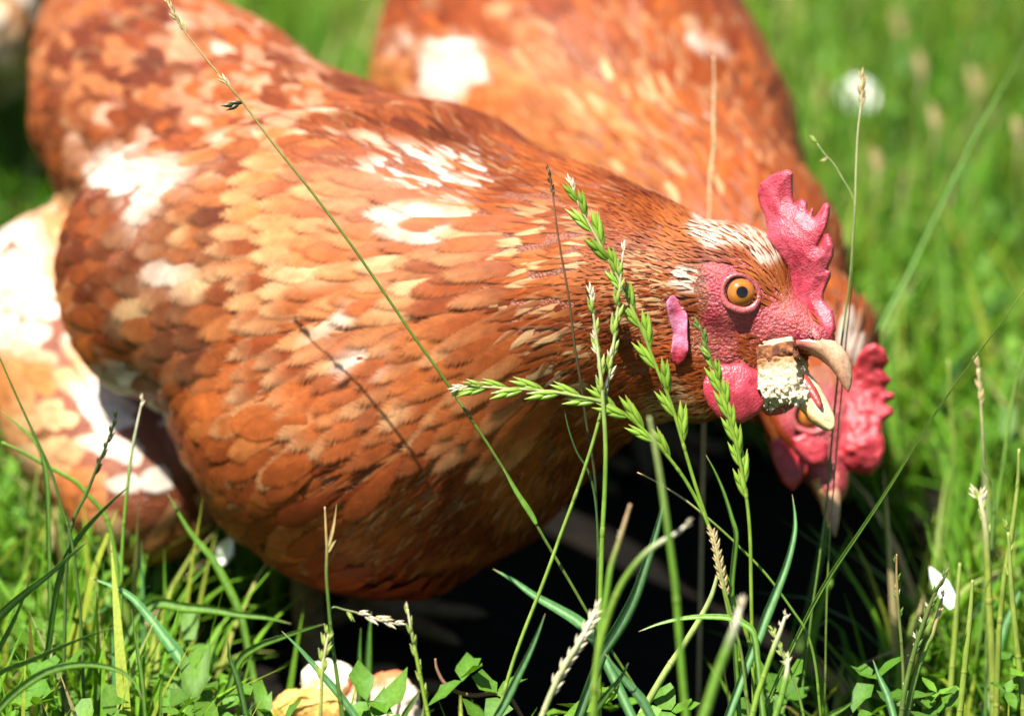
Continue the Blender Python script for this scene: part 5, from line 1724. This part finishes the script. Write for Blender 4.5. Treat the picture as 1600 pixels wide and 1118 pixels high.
# ------------------------------------------------------------------ small things on the grass
def lump(name, label, cat, c, r, col_fn, rough, mat, seed, group=None, h=0.0012, axes=None):
    c = np.asarray(c, float); r = np.asarray(r, float)
    A = VIEW if axes is None else axes

    def fn(g):
        y = (g.astype(float) - c) @ A.T
        q = np.abs(y) / r
        d = ((q ** 3).sum(-1) ** (1 / 3) - 1) * r.min()
        return d + rough * (vnoise(y, 260, seed) + 0.5 * vnoise(y, 700, seed + 1))
    R = r.max() * 1.5 + 0.003
    v, f = nets(fn, c - R, c + R, h)
    o = link(name, make_mesh(name, v, f, col_fn((v - c) @ A.T)), mat)
    return tag(o, label, cat, group)


def crumbc(a, b, axis=1, lo=-0.004, hi=0.005):
    return lambda y: lerp(np.tile(np.array(a), (len(y), 1)), np.array(b), ss(lo, hi, y[:, axis] + 0.002 * vnoise(y, 300, 5)))


lump('bread_scrap', 'round cream scrap of bread lying in the herbs, behind the plump ear', 'bread', C3(512, 1068, 1.075), (0.0085, 0.0075, 0.008), crumbc((0.82, 0.66, 0.34), (0.86, 0.80, 0.62)), 0.0012, M_BREAD, 201, 'bread scraps on the grass', 0.0009)
lump('bread_scrap', 'golden crusty scrap of bread at the bottom edge under the cream one', 'bread', C3(488, 1116, 1.065), (0.013, 0.0085, 0.009), crumbc((0.50, 0.20, 0.035), (0.72, 0.42, 0.10)), 0.0016, M_BREAD, 205, 'bread scraps on the grass', 0.0009)
lump('bread_scrap', 'largest scrap, pinkish white with a reddish crust, at the bottom edge', 'bread', C3(596, 1112, 1.075), (0.0135, 0.0125, 0.009), crumbc((0.84, 0.66, 0.54), (0.58, 0.17, 0.06), 1, 0.006, 0.0125), 0.0014, M_BREAD, 209, 'bread scraps on the grass', 0.0009,
     axes=np.array([[0.98, 0.2, 0], [-0.2, 0.98, 0], [0, 0, 1]]) @ VIEW)
M_PETAL, _t, _b = new_mat('petal')
_t.links.new(attr(_t, 'col').outputs['Color'], _b.inputs['Base Color'])
_b.inputs['Roughness'].default_value = 0.6
_b.inputs['Subsurface Weight'].default_value = 0.2
_b.inputs['Subsurface Scale'].default_value = 0.002
pt = blade_mesh('petal', [(1452, 884), (1462, 902), (1476, 922), (1490, 948)], 1.075, 26, np.array([0.80, 0.80, 0.70]), ground=False)
pt.data.materials.clear(); pt.data.materials.append(M_PETAL)
tag(pt, 'blurred white petal caught in the grass at lower right', 'petal')
wf = blade_mesh('downy_feather', [(362, 838), (356, 850), (348, 864), (338, 880)], 1.14, 32, np.array([0.78, 0.72, 0.62]), ground=False)
wf.data.materials.clear(); wf.data.materials.append(M_PETAL)
tag(wf, 'small white downy feather in the grass beside the front hen breast', 'feather')


def daisy(label, px, py, d, r, group=None):
    c = C3(px, py, d)
    root = thing('white_flower', label, 'flower', c * [1, 1, 0], group)
    nrm_ = nrm(np.array([0.1, -0.75, 0.65])); s = nrm(np.cross(nrm_, [0, 0, 1.0])); u = np.cross(s, nrm_)
    for k in range(16):
        a = k / 16 * 2 * math.pi + rng.normal(0, 0.05)
        dd = math.cos(a) * s + math.sin(a) * u; ee = -math.sin(a) * s + math.cos(a) * u
        v = []
        for t, w in ((0.25, 0.10), (0.5, 0.17), (0.8, 0.19), (0.97, 0.12)):
            for g in (-1, 0, 1):
                v.append(c + r * (dd * t + ee * w * g + nrm_ * (0.10 * t - 0.03 * abs(g))))
        f = [[i * 3 + j, i * 3 + j + 1, i * 3 + j + 4, i * 3 + j + 3] for i in range(3) for j in range(2)]
        link('petal', make_mesh('petal', v, f, np.tile([0.84, 0.82, 0.78], (12, 1))), M_PETAL, root)
    th = np.linspace(0, math.pi / 2, 6); v = []
    for t in th:
        for k in range(14):
            a = k / 14 * 2 * math.pi
            v.append(c + r * 0.30 * (math.cos(t) * (math.cos(a) * s + math.sin(a) * u)) + nrm_ * r * 0.18 * math.sin(t))
    f = [[i * 14 + k, i * 14 + (k + 1) % 14, (i + 1) * 14 + (k + 1) % 14, (i + 1) * 14 + k] for i in range(5) for k in range(14)]
    link('flower_centre', make_mesh('flower_centre', v, f, np.tile([0.75, 0.62, 0.25], (len(v), 1))), M_PETAL, root)
    v, f = tube(smooth_line([c - nrm_ * 0.001, c - nrm_ * 0.01 + [0, 0, -0.02], c * [1, 1, 0.5], c * [1, 1, 0]], 12), 0.0009, 6)
    link('stem', Soup().add(v, f, (0.1, 0.2, 0.03)).mesh('stem'), M_GRASS, root)


daisy('round white flower head blurred in the grass right of the comb', 1340, 150, 1.78, 0.0112)
